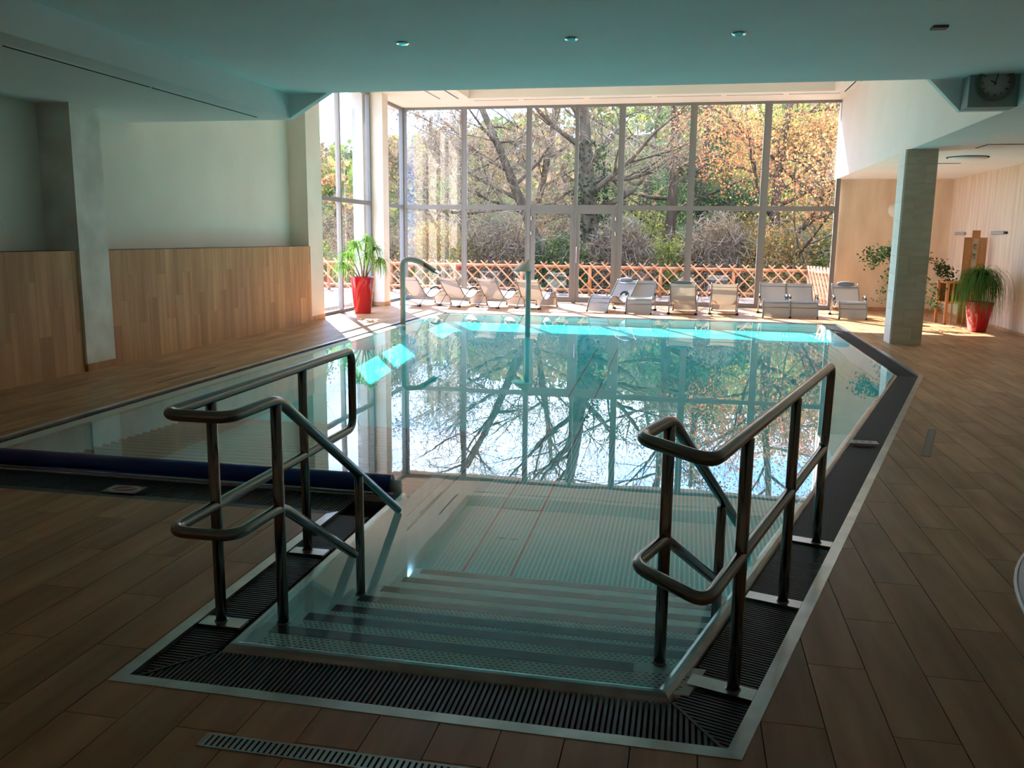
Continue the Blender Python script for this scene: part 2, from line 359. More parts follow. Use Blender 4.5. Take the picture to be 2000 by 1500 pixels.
# glazing -------------------------------------------------------------------
WY = 21.65; TOPZ = 4.85
MX = [-7.25, -5.65, -3.98, -2.78, -1.68, .02, 1.73, 3.40]
def mull(parent, x, wd=.07, y=WY, z1=TOPZ, name='mullion'):
    b = MB(); b.box(x-wd/2, x+wd/2, y-.05, y+.05, 0, z1); b.box(x-wd/2+.012, x-wd/2+.022, y-.056, y-.05, 0, z1); return b.build(name, alu, parent)
wn = 1
doorE = struct(empty('door_2')); tag(doorE, 'glazed double door to the terrace, centre of the window wall')
for i in range(7):
    x0, x1 = MX[i], MX[i+1]; e = struct(empty('window_%d' % wn)); wn += 1
    mull(e, x0, [.13, .12, .13, .09, .15, .16, .17][i])
    if i == 6: mull(e, x1, .1)
    B1(x0+.03, x1-.03, WY-.04, WY+.04, TOPZ-.06, TOPZ, 'head_rail', alu, e)
    isdoor = i in (2, 3)
    B1(x0+.03, x1-.03, WY-.045, WY+.045, 2.325 if not isdoor else 2.35, 2.435 if not isdoor else 2.45, 'transom', alu, e)
    B1(x0+.03, x1-.03, WY-.003, WY+.003, 2.42, TOPZ-.05, 'pane', glass_m, e)
    if not isdoor:
        B1(x0+.03, x1-.03, WY-.045, WY+.045, 0, .11, 'sill_rail', alu, e)
        B1(x0+.03, x1-.03, WY-.003, WY+.003, .1, 2.34, 'pane', glass_m, e)
    else:
        xa, xb = (x0+.07, x1-.01) if i == 2 else (x0+.01, x1-.07)
        b = MB(); b.box(xa, xa+.11, WY-.04, WY+.03, .02, 2.35); b.box(xb-.11, xb, WY-.04, WY+.03, .02, 2.35)
        b.box(xa+.11, xb-.11, WY-.04, WY+.03, 2.23, 2.35); b.box(xa+.11, xb-.11, WY-.04, WY+.03, .02, .16)
        lf = b.build('door_leaf', alu, doorE); B1(xa+.1, xb-.1, WY-.006, WY, .15, 2.24, 'pane', glass_m, lf)
        hx = xa+.02 if i == 2 else xb-.02
        for hz in (1.75, 2.12, .3):
            b = MB(); b.tube([(hx, WY-.06, hz-.05), (hx, WY-.06, hz+.05)], .016, 8); b.box(hx-.03, hx+.03, WY-.05, WY-.04, hz-.03, hz+.03); b.build('hinge', chrome, lf)
        if i == 3:
            b = MB(); b.tube(fil([(xa+.05, WY-.04, 1.02), (xa+.05, WY-.1, 1.02), (xa+.05, WY-.1, 1.42), (xa+.05, WY-.04, 1.42)], .03), .013, 8)
            b.build('handle', mat('handle_copper', (.75, .5, .42), .25, 1), lf)
# side glazing at left, x = -7.33
SX = -7.30
def side_window(y0, y1, mids):
    global wn
    e = struct(empty('window_%d' % wn)); wn += 1
    ys = [y0]+mids+[y1]
    for y in ys:
        b = MB(); b.box(SX-.05, SX+.05, y-.035, y+.035, 0, TOPZ); b.build('mullion', alu, e)
    for a, c in zip(ys[:-1], ys[1:]):
        B1(SX-.045, SX+.045, a+.03, c-.03, 0, .06, 'sill_rail', alu, e); B1(SX-.045, SX+.045, a+.03, c-.03, 2.335, 2.425, 'transom', alu, e)
        B1(SX-.04, SX+.04, a+.03, c-.03, TOPZ-.06, TOPZ, 'head_rail', alu, e)
        B1(SX-.003, SX+.003, a+.03, c-.03, .05, 2.34, 'pane', glass_m, e); B1(SX-.003, SX+.003, a+.03, c-.03, 2.42, TOPZ-.05, 'pane', glass_m, e)
side_window(15.98, 19.22, [17.45])
side_window(19.7, 21.58, [])
struct(B1(-7.6, 3.6, 21.45, 22.2, 4.87, 5.1, 'trim_3', ceil_hi))

# ceiling fittings
def slot(x0, y0, x1, y1, z, w=.03, g=.05, label='', n=1, group=None):
    a = Vector((x0, y0)); c = Vector((x1, y1)); e = empty('air_slot', ((x0+x1)/2, (y0+y1)/2, z), label=label, cat='air vent', group=group)
    b = MB(); b.bar((x0-e.location.x, y0-e.location.y, -.006), (x1-e.location.x, y1-e.location.y, -.006), w+.025, .012); b.build('frame', ceil_m, e)
    b = MB(); b.bar((x0-e.location.x, y0-e.location.y, -.0135), (x1-e.location.x, y1-e.location.y, -.0135), w, .004); b.build('slot', dark_m, e)
for a, c, nm in ((2.2, 6.1, 'nearest section, cut by the photo edge'), (6.15, 8.05, 'middle section'), (8.1, 10.25, 'farthest section')):
    slot(-5.36, a, -5.36, c, 3.10, .022, label='long dark air slot in the low left soffit, '+nm)
xs = [-5.2, -4.0, -2.45, -.9, .65, 2.0, 3.2]
nm = ['leftmost', 'second from left', 'third from left', 'third from right', 'second from right', 'rightmost']
for i in range(6): slot(xs[i]+.06, 20.62, xs[i+1]-.06, 20.62, 4.85, .02, label='thin air slot in the high ceiling along the window wall, %s' % nm[i], group='air slots above the window wall')
slot(-5.9, 18.6, -5.9, 20.3, 4.85, .02, label='short thin air slot running toward the windows, left one of the pair at top left')
slot(-5.45, 18.6, -5.45, 20.3, 4.85, .03, label='short dark air slot running toward the windows, right one of the pair at top left')
slot(3.2, 18.6, 3.2, 20.4, 4.85, .03, label='short air slot at the top right of the high ceiling beside the right wall')
for x, y, lb in ((-2.655, 7.92, 'small ceiling downlight at upper left of the window wall, first of the row'), (-1.096, 7.97, 'small bright-rimmed ceiling downlight in the middle of the row'),
                 (.354, 7.99, 'small ceiling downlight to the right of centre in the row'), (-2.63, 6.22, 'white-rimmed ceiling downlight cut by the top edge of the photo')):
    e = empty('downlight', (x, y, 3.4), label=lb, cat='ceiling light')
    b = MB(); b.lathe([(.035, -.004), (.055, -.016), (.062, -.012), (.065, 0)], seg=20, cap=False); b.build('ring', chrome, e)
    b = MB(); b.lathe([(.0, -.003), (.036, -.005), (.036, 0)], seg=16, cap=False); b.build('lamp', white_m, e)
e = empty('smoke_detector', (1.958, 8.0, 3.4), label='small dark square fitting on the ceiling near the wall clock', cat='detector')
B1(-.06, .06, -.05, .05, -.02, 0, 'body', mat('fitting_brown', (.12, .09, .08), .5), e)
e = empty('ceiling_light', (4.6, 16.2, 3.07), label='round flush ceiling light in the low right ceiling', cat='ceiling light')
b = MB(); b.lathe([(.30, 0), (.30, -.03), (.25, -.05), (.0, -.055)], seg=32, cap=False); b.build('plate', ceil_m, e)
b = MB(); b.lathe([(.31, 0), (.31, -.012), (.33, -.012), (.33, 0)], seg=32, cap=False); b.build('dark_ring', dark_m, e)  # thin dark ring around the plate
for x, y, lb in ((4.55, 14.4, 'flush square ceiling panel nearest the clock in the low right ceiling'), (4.55, 17.7, 'flush square ceiling panel behind the pillar in the low right ceiling')):
    e = empty('ceiling_hatch', (x, y, 3.07), label=lb, cat='ceiling panel')
    B1(-.27, .27, -.27, .27, -.012, -.004, 'panel', ceil_m, e); B1(-.29, .29, -.29, .29, -.004, 0, 'frame', dark_m, e)

# clock box
ck = empty('wall_clock', (3.115, 10.35, 3.07), label='round analogue clock on a grey box hanging under the ceiling edge at upper right', cat='clock')
grey_box = mat('clock_box_grey', (.33, .38, .36), .6)
B1(-.245, .245, -.05, .2, 0, .33, 'box', grey_box, ck)
b = MB()
def disc(b, r0, r1, y0, y1, cz=.245, seg=40):
    vs = []
    for r, y in ((r0, y0), (r1, y0), (r1, y1)):
        vs += [(r*math.cos(2*PI*k/seg), y, cz+r*math.sin(2*PI*k/seg)) for k in range(seg)]
    b.add(vs, [(i*seg+k, (i+1)*seg+k, (i+1)*seg+(k+1) % seg, i*seg+(k+1) % seg) for i in range(2) for k in range(seg)], True)
    if r0 < 1e-3: pass
disc(b, .15, .185, -.10, -.05); b.build('rim', mat('clock_rim', (.16, .16, .13), .35, .2), ck)
b = MB(); disc(b, 0, .155, -.085, -.05); face = b.build('face', mat('clock_face', (.45, .45, .43), .5), ck)
b = MB()
for k in range(12):
    a = k*PI/6; c, s_ = math.sin(a), math.cos(a); b.bar((.118*c, -.088, .245+.118*s_), (.142*c, -.088, .245+.142*s_), .008, .004, up=(0, 1, 0))
b.build('hour_marks', black_m, face)
b = MB(); b.bar((.01, -.092, .23), (-.05, -.092, .265), .012, .004, up=(0, 1, 0)); b.build('hour_hand', black_m, ck)
b = MB(); b.bar((-.012, -.094, .215), (.03, -.094, .37), .009, .004, up=(0, 1, 0)); b.build('minute_hand', black_m, ck)

# stone pillar on the right
pl = empty('pillar', (0, 0, 0), label='square grey stone-tiled pillar at the pool corner on the right', cat='column')
B1(3.31, 3.77, 14.77, 15.2, 0, 3.07, 'core', mat('pillar_core', (.38, .37, .32), .8), pl)
z = 0; i = 0
while z < 3.06:
    h = min(.283, 3.07-z); sp = [.30, .16, .46][i % 3]
    for a, c in ((0, sp), (sp, .46)):
        if c-a > .01:
            b = MB(); b.box(0, c-a-.003, 0, .02, 0, h-.003); b.build('tile', stone_m, pl, (3.31+a, 14.75, z))
    b = MB(); b.box(0, .02, 0, .43, 0, h-.003); b.build('tile', plaster, pl, (3.29, 14.77, z))  # left-face tiles paler than the front: window light put into their colour
    z += h; i += 1

# ------------------------------------------------------------------ pool
def offset(poly, d):
    n = len(poly); out = []
    for i in range(n):
        p0, p1, p2 = Vector(poly[i-1]), Vector(poly[i]), Vector(poly[(i+1) % n])
        e1 = (p1-p0).normalized(); e2 = (p2-p1).normalized(); n1 = Vector((-e1.y, e1.x)); n2 = Vector((-e2.y, e2.x))
        q = n1+n2; out.append(tuple(p1+q*(d/(1+n1.dot(n2)))))
    return out
IN1 = offset(POOL, .055)
CURB = [(-1.79, 2.93), (.02, 2.93), (2.66, 11.30), (2.72, 17.80), (-5.22, 17.80), (-5.22, 5.05), (-1.79, 5.05)]
INN = offset(CURB, .07)
def ring(b, o_, i_, z0, z1, zi=None):
    n = len(o_); zi = z1 if zi is None else zi
    vs = [(*p, z0) for p in o_]+[(*p, z1) for p in o_]+[(*p, zi) for p in i_]+[(*p, z0) for p in i_]
    fs = []
    for i in range(n):
        j = (i+1) % n
        for k in range(3): fs.append((k*n+i, k*n+j, (k+1)*n+j, (k+1)*n+i))
        fs.append((3*n+i, 3*n+j, j, i))
    b.add(vs, fs)
pool = empty('swimming_pool', (0, 0, 0), label='angular stainless-steel indoor pool with entry steps in the foreground', cat='pool')
b = MB(); ring(b, POOL, IN1, -.12, .002); b.f = [f for k, f in enumerate(b.f) if k//4 != 5]; b.sm = b.sm[:len(b.f)]; b.build('gutter_frame', steel, pool)
b = MB(); b.prism([POOL[5], POOL[6], IN1[6], IN1[5]], -.12, .001); b.build('gutter_edge', mat('edge_dark', (.05, .06, .065), .5), pool)
b = MB(); b.box(-5.215, -5.09, 5.08, 17.85, -.02, .009); b.build('rim_cap', mat('rim_cap_beige', (.62, .57, .48), .5), pool)
b = MB(); b.box(-5.405, -5.39, 4.62, 18.0, -.02, .004); b.build('edge_trim', mat('edge_trim_pale', (.75, .72, .66), .4), pool)
# gutter trench bottom
b = MB(); ring(b, IN1, CURB, -.13, -.11); b.build('gutter_trench', dark_m, pool)
# rounded curb
b = MB(); n = len(CURB)
prof = [(0, -.11), (0, -.052), (.006, -.030), (.02, -.010), (.036, 0), (.052, .002), (.066, -.002), (.07, -.012)]
rings = [[(*p, z) for p in offset(CURB, d)] for d, z in prof]
b.add([v for r in rings for v in r], [(k*n+i, k*n+(i+1) % n, (k+1)*n+(i+1) % n, (k+1)*n+i) for k in range(len(prof)-1) for i in range(n)], True)
rim = b.build('rim', steel, pool)
for p in rim.data.polygons: p.use_smooth = False
# steps
SY = [3.204, 3.538, 3.851, 4.195, 4.55, 4.928, 5.307]; SZ = [-.014-.096*i for i in range(7)]
FL = [(5.3, -.66), (6.8, -.60), (8.5, -.53), (10.5, -.42), (12.5, -.32), (14.5, -.23), (16.5, -.17), (17.8, -.15)]
def floor_z(y): return float(np.interp(y, [a for a, _ in FL], [c for _, c in FL]))
XL = -1.72
for i in range(7):
    ya = 2.99 if i == 0 else SY[i-1]-.002; yb = SY[i]
    xr = lambda y: .06+(y-2.93)*.3154
    b = MB(); b.prism([(XL, ya), (xr(ya), ya), (xr(yb), yb), (XL, yb)], SZ[i]-.02, SZ[i])
    t = b.build('step_tread', tread_m, pool)
    b = MB(); b.box(XL, xr(yb), yb-.004, yb, SZ[i]-.10, SZ[i]-.02); b.build('step_riser', tread_m, pool)
    # anti-slip nosing strip
    xe = xr(yb)-(.28 if i == 0 else .12 if i == 1 else .02)
    b = MB(); b.box(XL+.05, xe, yb-.085, yb-.012, SZ[i], SZ[i]+.0015); b.build('nosing_strip', nosing_m, t)
    # embossed studs, rows of small pads
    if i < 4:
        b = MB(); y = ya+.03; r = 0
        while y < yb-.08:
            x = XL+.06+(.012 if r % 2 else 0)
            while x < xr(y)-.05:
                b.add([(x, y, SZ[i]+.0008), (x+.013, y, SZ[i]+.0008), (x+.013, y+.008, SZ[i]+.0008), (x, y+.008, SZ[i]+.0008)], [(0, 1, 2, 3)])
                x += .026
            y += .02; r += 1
        tag(b.build('studs', mat('stud_dark', (.05, .09, .09), .5), t), kind='stuff')  # flat pads, all in one dark tone
# basin floor and walls
poly = INN
b = MB(); ysamp = [5.3, 6, 7, 8, 9, 10, 11, 12, 13, 14, 15, 16, 17, 17.75]
def rin(y): return (.095+(y-3.0)*.3154) if y < 11.3 else 2.59+.06*(y-11.3)/6.5
for a, c in zip(ysamp[:-1], ysamp[1:]):
    b.add([(-5.15, a, floor_z(a)), (rin(a), a, floor_z(a)), (rin(c), c, floor_z(c)), (-5.15, c, floor_z(c))], [(0, 1, 2, 3)])
b.add([(-5.15, 5.12, -.66), (XL, 5.12, -.66), (XL, 5.3, -.66), (-5.15, 5.3, -.66)], [(0, 1, 2, 3)])
b.build('basin_floor', basin_m, pool)
b = MB(); q = INN; n = len(q)
b.add([(*p, -.012) for p in q]+[(*p, -.95) for p in q], [(i, n+i, n+(i+1) % n, (i+1) % n) for i in range(n)]); b.build('basin_wall', tread_m, pool)
# fine ribs and joint lines in the floor
b = MB()
for xx in np.arange(-1.66, 1.2, .034):
    y0 = 5.33; y1 = 9.0
    if xx > rin(y0)-.05: y0 = (xx+.05-.095)/.3154+3.0
    if y0 > 8.8: continue
    pts = [y0]+[y for y in (6, 7, 8, 9) if y > y0+.1]
    for a, c in zip(pts[:-1], pts[1:]):
        za, zc = floor_z(a)+.003, floor_z(c)+.003
        b.add([(xx, a, za), (xx+.012, a, za), (xx+.012, c, zc), (xx, c, zc)], [(0, 1, 2, 3)])
tag(b.build('floor_ribs', mat('rib_light', (.30, .88, .90), .5), pool), kind='stuff')
joint_m = mat('joint_dark', (.10, .12, .12), .7)
def floorline(x0, y0, x1, y1, w=.018, nm='floor_joint'):
    b = MB(); k = max(2, int(abs(y1-y0)/.8)+2)
    for i in range(k-1):
        ta, tb = i/(k-1), (i+1)/(k-1); a = (x0+(x1-x0)*ta, y0+(y1-y0)*ta); c = (x0+(x1-x0)*tb, y0+(y1-y0)*tb)
        d = Vector((c[0]-a[0], c[1]-a[1])).normalized(); nn = Vector((-d.y, d.x))*w/2
        b.add([(a[0]+nn.x, a[1]+nn.y, floor_z(a[1])+.005), (a[0]-nn.x, a[1]-nn.y, floor_z(a[1])+.005), (c[0]-nn.x, c[1]-nn.y, floor_z(c[1])+.005), (c[0]+nn.x, c[1]+nn.y, floor_z(c[1])+.005)], [(0, 1, 2, 3)])
    b.build(nm, joint_m, pool)
floorline(-1.43, 5.34, -1.43, 14.6); floorline(-1.09, 5.34, -1.09, 14.6)
floorline(-1.43, 6.75, -1.09, 6.75, .02); floorline(-1.43, 8.6, -1.09, 8.6, .02)
for yy in (6.1, 7.4, 8.1, 9.2):
    b = MB(); z = floor_z(yy)+.006
    for xx in (-1.32, -1.22): b.box(xx, xx+.05, yy, yy+.012, z-.002, z)
    b.build('inlet_slot', joint_m, pool)
# wall slot line along stair side and the bench
b = MB(); b.box(-1.755, -1.751, 5.15, 7.0, -.30, -.285); b.build('wall_slot', joint_m, pool)
b = MB(); b.box(-1.755, -1.752, 5.15, 7.0, -.20, -.195); b.build('wall_slot', joint_m, pool)
# slatted lying bench in the left arm
bench = MB()
slatm = mat('bench_tube', (.50, .60, .55), .4)
for i in range(21):
    y = 5.42+i*.11; z = -.10-.004*i
    bb = MB(); bb.tube([(-4.75+.0*i, y, z), (-1.78, y, z)], .02, 8); bb.build('bench_slat', slatm, pool)
b = MB(); b.box(-4.95, -1.76, 5.15, 7.75, -.34, -.33); b.build('bench_base', mat('bench_base_dark', (.16, .22, .20), .6), pool)  # base plate in an even dark grey-green
B1(-1.775, -1.755, 5.05, 7.3, -.66, -.10, 'bench_side', tread_m, pool)
# far right lying bench bars
for i in range(7):
    x0 = 1.78+i*.10; bb = MB(); bb.tube([(x0, 15.6, -.12), (x0+.12, 11.7, -.14)], .009, 6); bb.build('bench_slat', slatm, pool)
# gutter signs
e = empty('no_diving_sign', (-3.50, 4.735, .012), label='small square sticker with a red prohibition circle on the pool gutter at left', cat='sign')
B1(-.12, .12, -.075, .075, -.006, 0, 'plate', mat('sticker_grey', (.22, .21, .21), .5), e)
redp = mat('sign_red', (.22, .03, .04), .5)
b = MB(); vs = []; seg = 32
for r in (.055, .075): vs += [(r*1.5*math.cos(2*PI*k/seg), r*math.sin(2*PI*k/seg), .001) for k in range(seg)]
b.add(vs, [(k, (k+1) % seg, seg+(k+1) % seg, seg+k) for k in range(seg)]); b.bar((-.07, -.045, .001), (.07, .045, .001), .018, .002); b.build('prohibition_ring', mat('ring_pink', (.50, .36, .36), .5), e)
b = MB(); b.add([(.055*1.5*math.cos(2*PI*k/seg), .055*math.sin(2*PI*k/seg), .0006) for k in range(seg)], [tuple(range(seg))]); b.build('red_disc', redp, e)
e = empty('depth_plate', (1.50, 7.32, .012), rz=0, label='small pale label plate on the dark pool gutter at right', cat='sign')
B1(-.11, .11, -.055, .055, -.006, 0, 'plate', mat('plate_pale', (.55, .56, .55), .4), e)
b = MB()
for k in range(3): b.box(-.08+k*.055, -.045+k*.055, -.02, .02, 0, .001)
b.build('print', mat('plate_print', (.25, .27, .28), .5), e)

# gratings
def in_frame(p, poly):
    x, y = p; c = False; n = len(poly)
    for i in range(n):
        (x0, y0), (x1, y1) = poly[i], poly[(i+1) % n]
        if (y0 > y) != (y1 > y) and x < (x1-x0)*(y-y0)/(y1-y0)+x0: c = not c
    return c
G = IN1; K = CURB
g1 = empty('gutter_grating', (0, 0, 0), label='dark slatted gutter grating across the front of the steps', cat='grating')
L0, L1, K0, K1 = G[0], G[1], K[0], K[1]
x = L0[0]+.012
while x < L1[0]-.008:
    y0 = G[0][1]+.002
    y1 = K0[1]-.003
    if x < K0[0]: y1 = min(y1, G[0][1]+(x-L0[0])/(K0[0]-L0[0])*(K0[1]-L0[1])-.008)
    if x > K1[0]: y1 = min(y1, G[1][1]+(L1[0]-x)/(L1[0]-K1[0])*(K1[1]-L1[1])-.008)
    if y1-y0 > .01:
        b = MB(); b.box(0, .0115, 0, y1-y0, 0, .018); b.build('slat', grate_m, g1, (x, y0, -.034))
    x += .0205
for a, c in ((L0, K0), (L1, K1)):
    b = MB(); b.bar((a[0], a[1], -.024), (c[0], c[1], -.024), .012, .022); b.build('mitre_bar', grate_m, g1)
def grating(label, o0, o1, i0, i1, plates, along_n=None, mitre0=None, pitch=.0205):
    """strip between outer edge o0-o1 and inner edge i0-i1; slats run across"""
    e = empty('gutter_grating', (0, 0, 0), label=label, cat='grating')
    o0, o1, i0, i1 = map(Vector, (o0, o1, i0, i1)); D = (o1-o0); L = D.length; d = D/L
    nrm = Vector((-d.y, d.x)); 
    if nrm.dot(i0-o0) < 0: nrm = -nrm
    w = nrm.dot(i0-o0); s0 = d.dot(i0-o0); s1 = d.dot(i1-o0)
    b = MB(); s = .012
    while s < L-.01:
        wa = w
        if s < s0: wa = w*s/s0
        if s > s1 and L > s1: wa = min(wa, w*(L-s)/(L-s1))
        if wa > .02 and not any(abs(s-pp) < .055 for pp in plates):
            a = o0+d*s+nrm*.003; c = o0+d*s+nrm*(wa-.006)
            b.bar((a.x, a.y, -.025), (c.x, c.y, -.025), .010, .018)
        s += pitch
    tag(b.build('slats', grate_m, e), kind='stuff')
    for pp in plates:
        a = o0+d*pp; a = a+nrm*.004; c = a+nrm*(w-.012); b = MB(); b.bar((a.x, a.y, -.011), (c.x, c.y, -.011), .085, .012); b.build('cross_plate', steel, e)
    return e
dR = (Vector(G[2])-Vector(G[1])).normalized()
pr_ = [dR.dot(Vector(q)-Vector(G[1])) for q in ((.225, 3.06), (.495, 3.925), (.765, 4.79))]
grating('dark slatted gutter grating along the diagonal right side of the pool', G[1], G[2], K[1], K[2], pr_)
grating('dark slatted gutter grating along the left side of the steps', G[0], (G[6][0], G[6][1]), K[0], (K[6][0], K[6][1]-.0), [3.155-G[0][1], 4.02-G[0][1]])
grating('dark gutter grating along the far right pool side beyond the corner', G[2], G[3], K[2], K[3], [], pitch=.03)
grating('thin dark gutter grating along the long left pool side', G[4], G[5], K[4], K[5], [], pitch=.03)
grating('dark gutter grating behind the blue cover roll', G[5], G[6], K[5], K[6], [], pitch=.0205)
grating('dark gutter grating along the far pool side below the loungers', G[3], G[4], K[3], K[4], [], pitch=.03)

# water
WP = offset(CURB, .032)
b = MB(); b.add([(*p, .0045) for p in WP], [tuple(range(len(WP)))]); wat = tag(b.build('pool_water', water_m), 'still turquoise pool water mirroring the windows and trees', 'water', kind='stuff')

# pool cover roll on the left arm
cr = empty('pool_cover_roll', (-3.5, 5.14, .035), label='dark blue rolled-up pool cover along the near edge of the left arm', cat='pool cover')
b = MB(); b.tube([(-1.70, 0, 0), (1.67, 0, 0)], .072, 20); b.build('roll', blue_m, cr)
b = MB(); b.tube([(-1.74, -.12, -.022), (1.72, -.12, -.022)], .011, 10); b.build('edge_rod', steel, cr)
b = MB(); b.tube([(1.67, 0, 0), (1.73, 0, 0)], .04, 14); b.build('axle_cap', white_m, cr)

# handrails
TR = .0235
def post_flange(par, p, z0):
    b = MB(); b.lathe([(.03, 0), (.03, .006), (.024, .01)], (p[0], p[1], z0), 16); b.build('flange', rail_m, par)
hl = empty('handrail', (0, 0, 0), label='stainless-steel double handrail loop on the left side of the pool steps', cat='handrail')
XO, XI = -1.91, -1.64
def rail(par, pts, r=.07, nm='rail'):
    b = MB(); b.tube(fil(pts, r, 7), TR, 14); return b.build(nm, rail_m, par)
rail(hl, [(XI, 4.72, .02), (XI, 3.22, .975), (XI, 2.83, .975), (XO, 2.83, .975), (XO, 4.70, .98), (XO, 4.70, .515), (XO, 2.83, .515), (XI, 2.83, .515), (XI, 3.22, .51), (XI, 4.02, .0)], .08, 'rail_loop')
for (x, y, z0, z1) in ((XO, 3.165, -.01, .955), (XO, 4.035, -.01, .96), (XI, 3.205, -.01, .955), (XI, 4.10, -.26, .40)):
    b = MB(); b.tube([(x, y, z0), (x, y, z1)], TR, 14); b.build('post', rail_m, hl); post_flange(hl, (x, y), z0)
hr = empty('handrail', (0, 0, 0), label='stainless-steel double handrail loop on the right side of the pool steps', cat='handrail')
d = Vector((.267, .862, 0)).normalized(); o0 = Vector((.241, 3.06, 0)); q0 = Vector((-.035, 3.21, 0))
def RO(s, z): p = o0+d*s; return (p.x, p.y, z)
def RI(s, z): p = q0+d*s; return (p.x, p.y, z)
so = d.dot(q0-o0)
rail(hr, [RI(1.55, -.02), RI(.02, .975), RI(-.34, .975), RO(-.34+so*.0-.12, .975), RO(1.90, .975), RO(1.84, .53), RO(-.46, .515), RI(-.34, .515), RI(.0, .51), RI(.88, .0)], .08, 'rail_loop')
for (s, z0, z1) in ((0, -.01, .955), (.902, -.01, .955), (1.805, -.01, .56)):
    b = MB(); b.tube([RO(s, z0), RO(s, z1)], TR, 14); b.build('post', rail_m, hr); post_flange(hr, RO(s, 0), z0)
for (s, z0, z1) in ((0, -.01, .955), (.845, -.26, .40)):
    b = MB(); b.tube([RI(s, z0), RI(s, z1)], TR, 14); b.build('post', rail_m, hr); post_flange(hr, RI(s, 0), z0)

# floor drains
def drain(label, x0, x1, y0, y1, rz=0, bars=0, loc=None, along='x'):
    e = empty('floor_drain', ((x0+x1)/2, (y0+y1)/2, 0), rz, label=label, cat='drain')
    w, h = (x1-x0)/2, (y1-y0)/2; b = MB()
    b.box(-w, w, -h, -h+.008, 0, .003); b.box(-w, w, h-.008, h, 0, .003); b.box(-w, -w+.008, -h, h, 0, .003); b.box(w-.008, w, -h, h, 0, .003)
    b.build('frame', steel if bars else mat('drain_bronze', (.16, .12, .10), .4, .6), e)
    B1(-w, w, -h, h, .0005, .0012, 'pit', dark_m, e)
    if bars:
        for k in range(bars):
            x = -w+.01+(2*w-.02)*k/bars; b = MB(); b.box(0, .0125, -h+.008, h-.008, 0, .0028); b.build('bar', steel, e, (x, 0, 0))
    else: B1(-w+.01, w-.01, -h+.01, h-.01, .001, .0028, 'cover', mat('drain_cover', (.20, .17, .16), .5, .4), e)
drain('narrow steel floor drain with cross bars at the bottom edge of the photo', -1.50, -.40, 2.295, 2.37, bars=52)
drain('small rectangular floor drain in the tiles right of the pool', -.035+2.05, .035+2.05, 6.95, 8.05, rz=-.297)
drain('thin dark floor drain in the tiles left of the pool', -5.735, -5.70, 8.40, 9.60)

# mushroom fountain and water cannon
mf = empty('water_mushroom', (-2.83, 15.5, 0), label='steel cone-topped fountain on a thin pole rising from the pool water', cat='fountain')
b = MB(); b.tube([(0, 0, -.18), (0, 0, 1.10)], .05, 16); b.build('pole', mat('fountain_steel', (.42, .40, .37), .35, 0), mf)
b = MB(); seg = 28; base = [(-.11+.19*math.cos(2*PI*k/seg), .19*math.sin(2*PI*k/seg)) for k in range(seg)]
b.add([(x, y, 1.03) for x, y in base]+[(x, y, 1.045) for x, y in base]+[(.0, 0, 1.255)], [tuple(range(seg-1, -1, -1))]+[(k, (k+1) % seg, seg+(k+1) % seg, seg+k) for k in range(seg)]+[(seg+k, seg+(k+1) % seg, 2*seg) for k in range(seg)])
b.build('cone_hood', mat('hood_steel', (.55, .47, .40), .5, 0), mf)
wc = empty('water_cannon', (-5.16, 15.26, 0), label='curved steel swan-neck water spout at the far left pool edge', cat='fountain')
b = MB(); pts = fil([(0, 0, -.1), (0, 0, 1.22), (.30, 0, 1.20), (.62, 0, 1.0)], .17, 9); b.tube(pts, .05, 16); b.build('pipe', bpy.data.materials['fountain_steel'], wc)
b = MB(); b.add([(.42, -.05, 1.10), (.42, .05, 1.10), (.42, .05, 1.16), (.42, -.05, 1.16), (.70, -.13, .955), (.70, .13, .955), (.72, .13, .97), (.72, -.13, .97)],
    [(0, 1, 5, 4), (1, 2, 6, 5), (2, 3, 7, 6), (3, 0, 4, 7), (4, 5, 6, 7)]); b.build('nozzle', rail_m, wc)

# spa at the right edge
sp = empty('round_spa', (3.72, 3.72, 0), label='rounded pale spa plinth with green mosaic cut off by the right edge', cat='spa')
b = MB(); b.lathe([(2.17, 0), (2.12, .08), (2.0, .17), (1.97, .20), (1.93, .205), (1.90, .19)], seg=96, cap=False); b.build('plinth', mat('spa_shell', (.45, .46, .45), .3), sp)
b = MB(); b.lathe([(2.18, 0), (2.18, .012), (2.165, .014)], seg=96, cap=False); b.build('base_trim', white_m, sp)
b = MB(); b.lathe([(1.92, .2), (1.75, .2), (1.75, .42), (1.2, .42), (1.2, .1), (0, .1)], seg=96, cap=False); b.build('mosaic_seat', mosaic_m, sp)

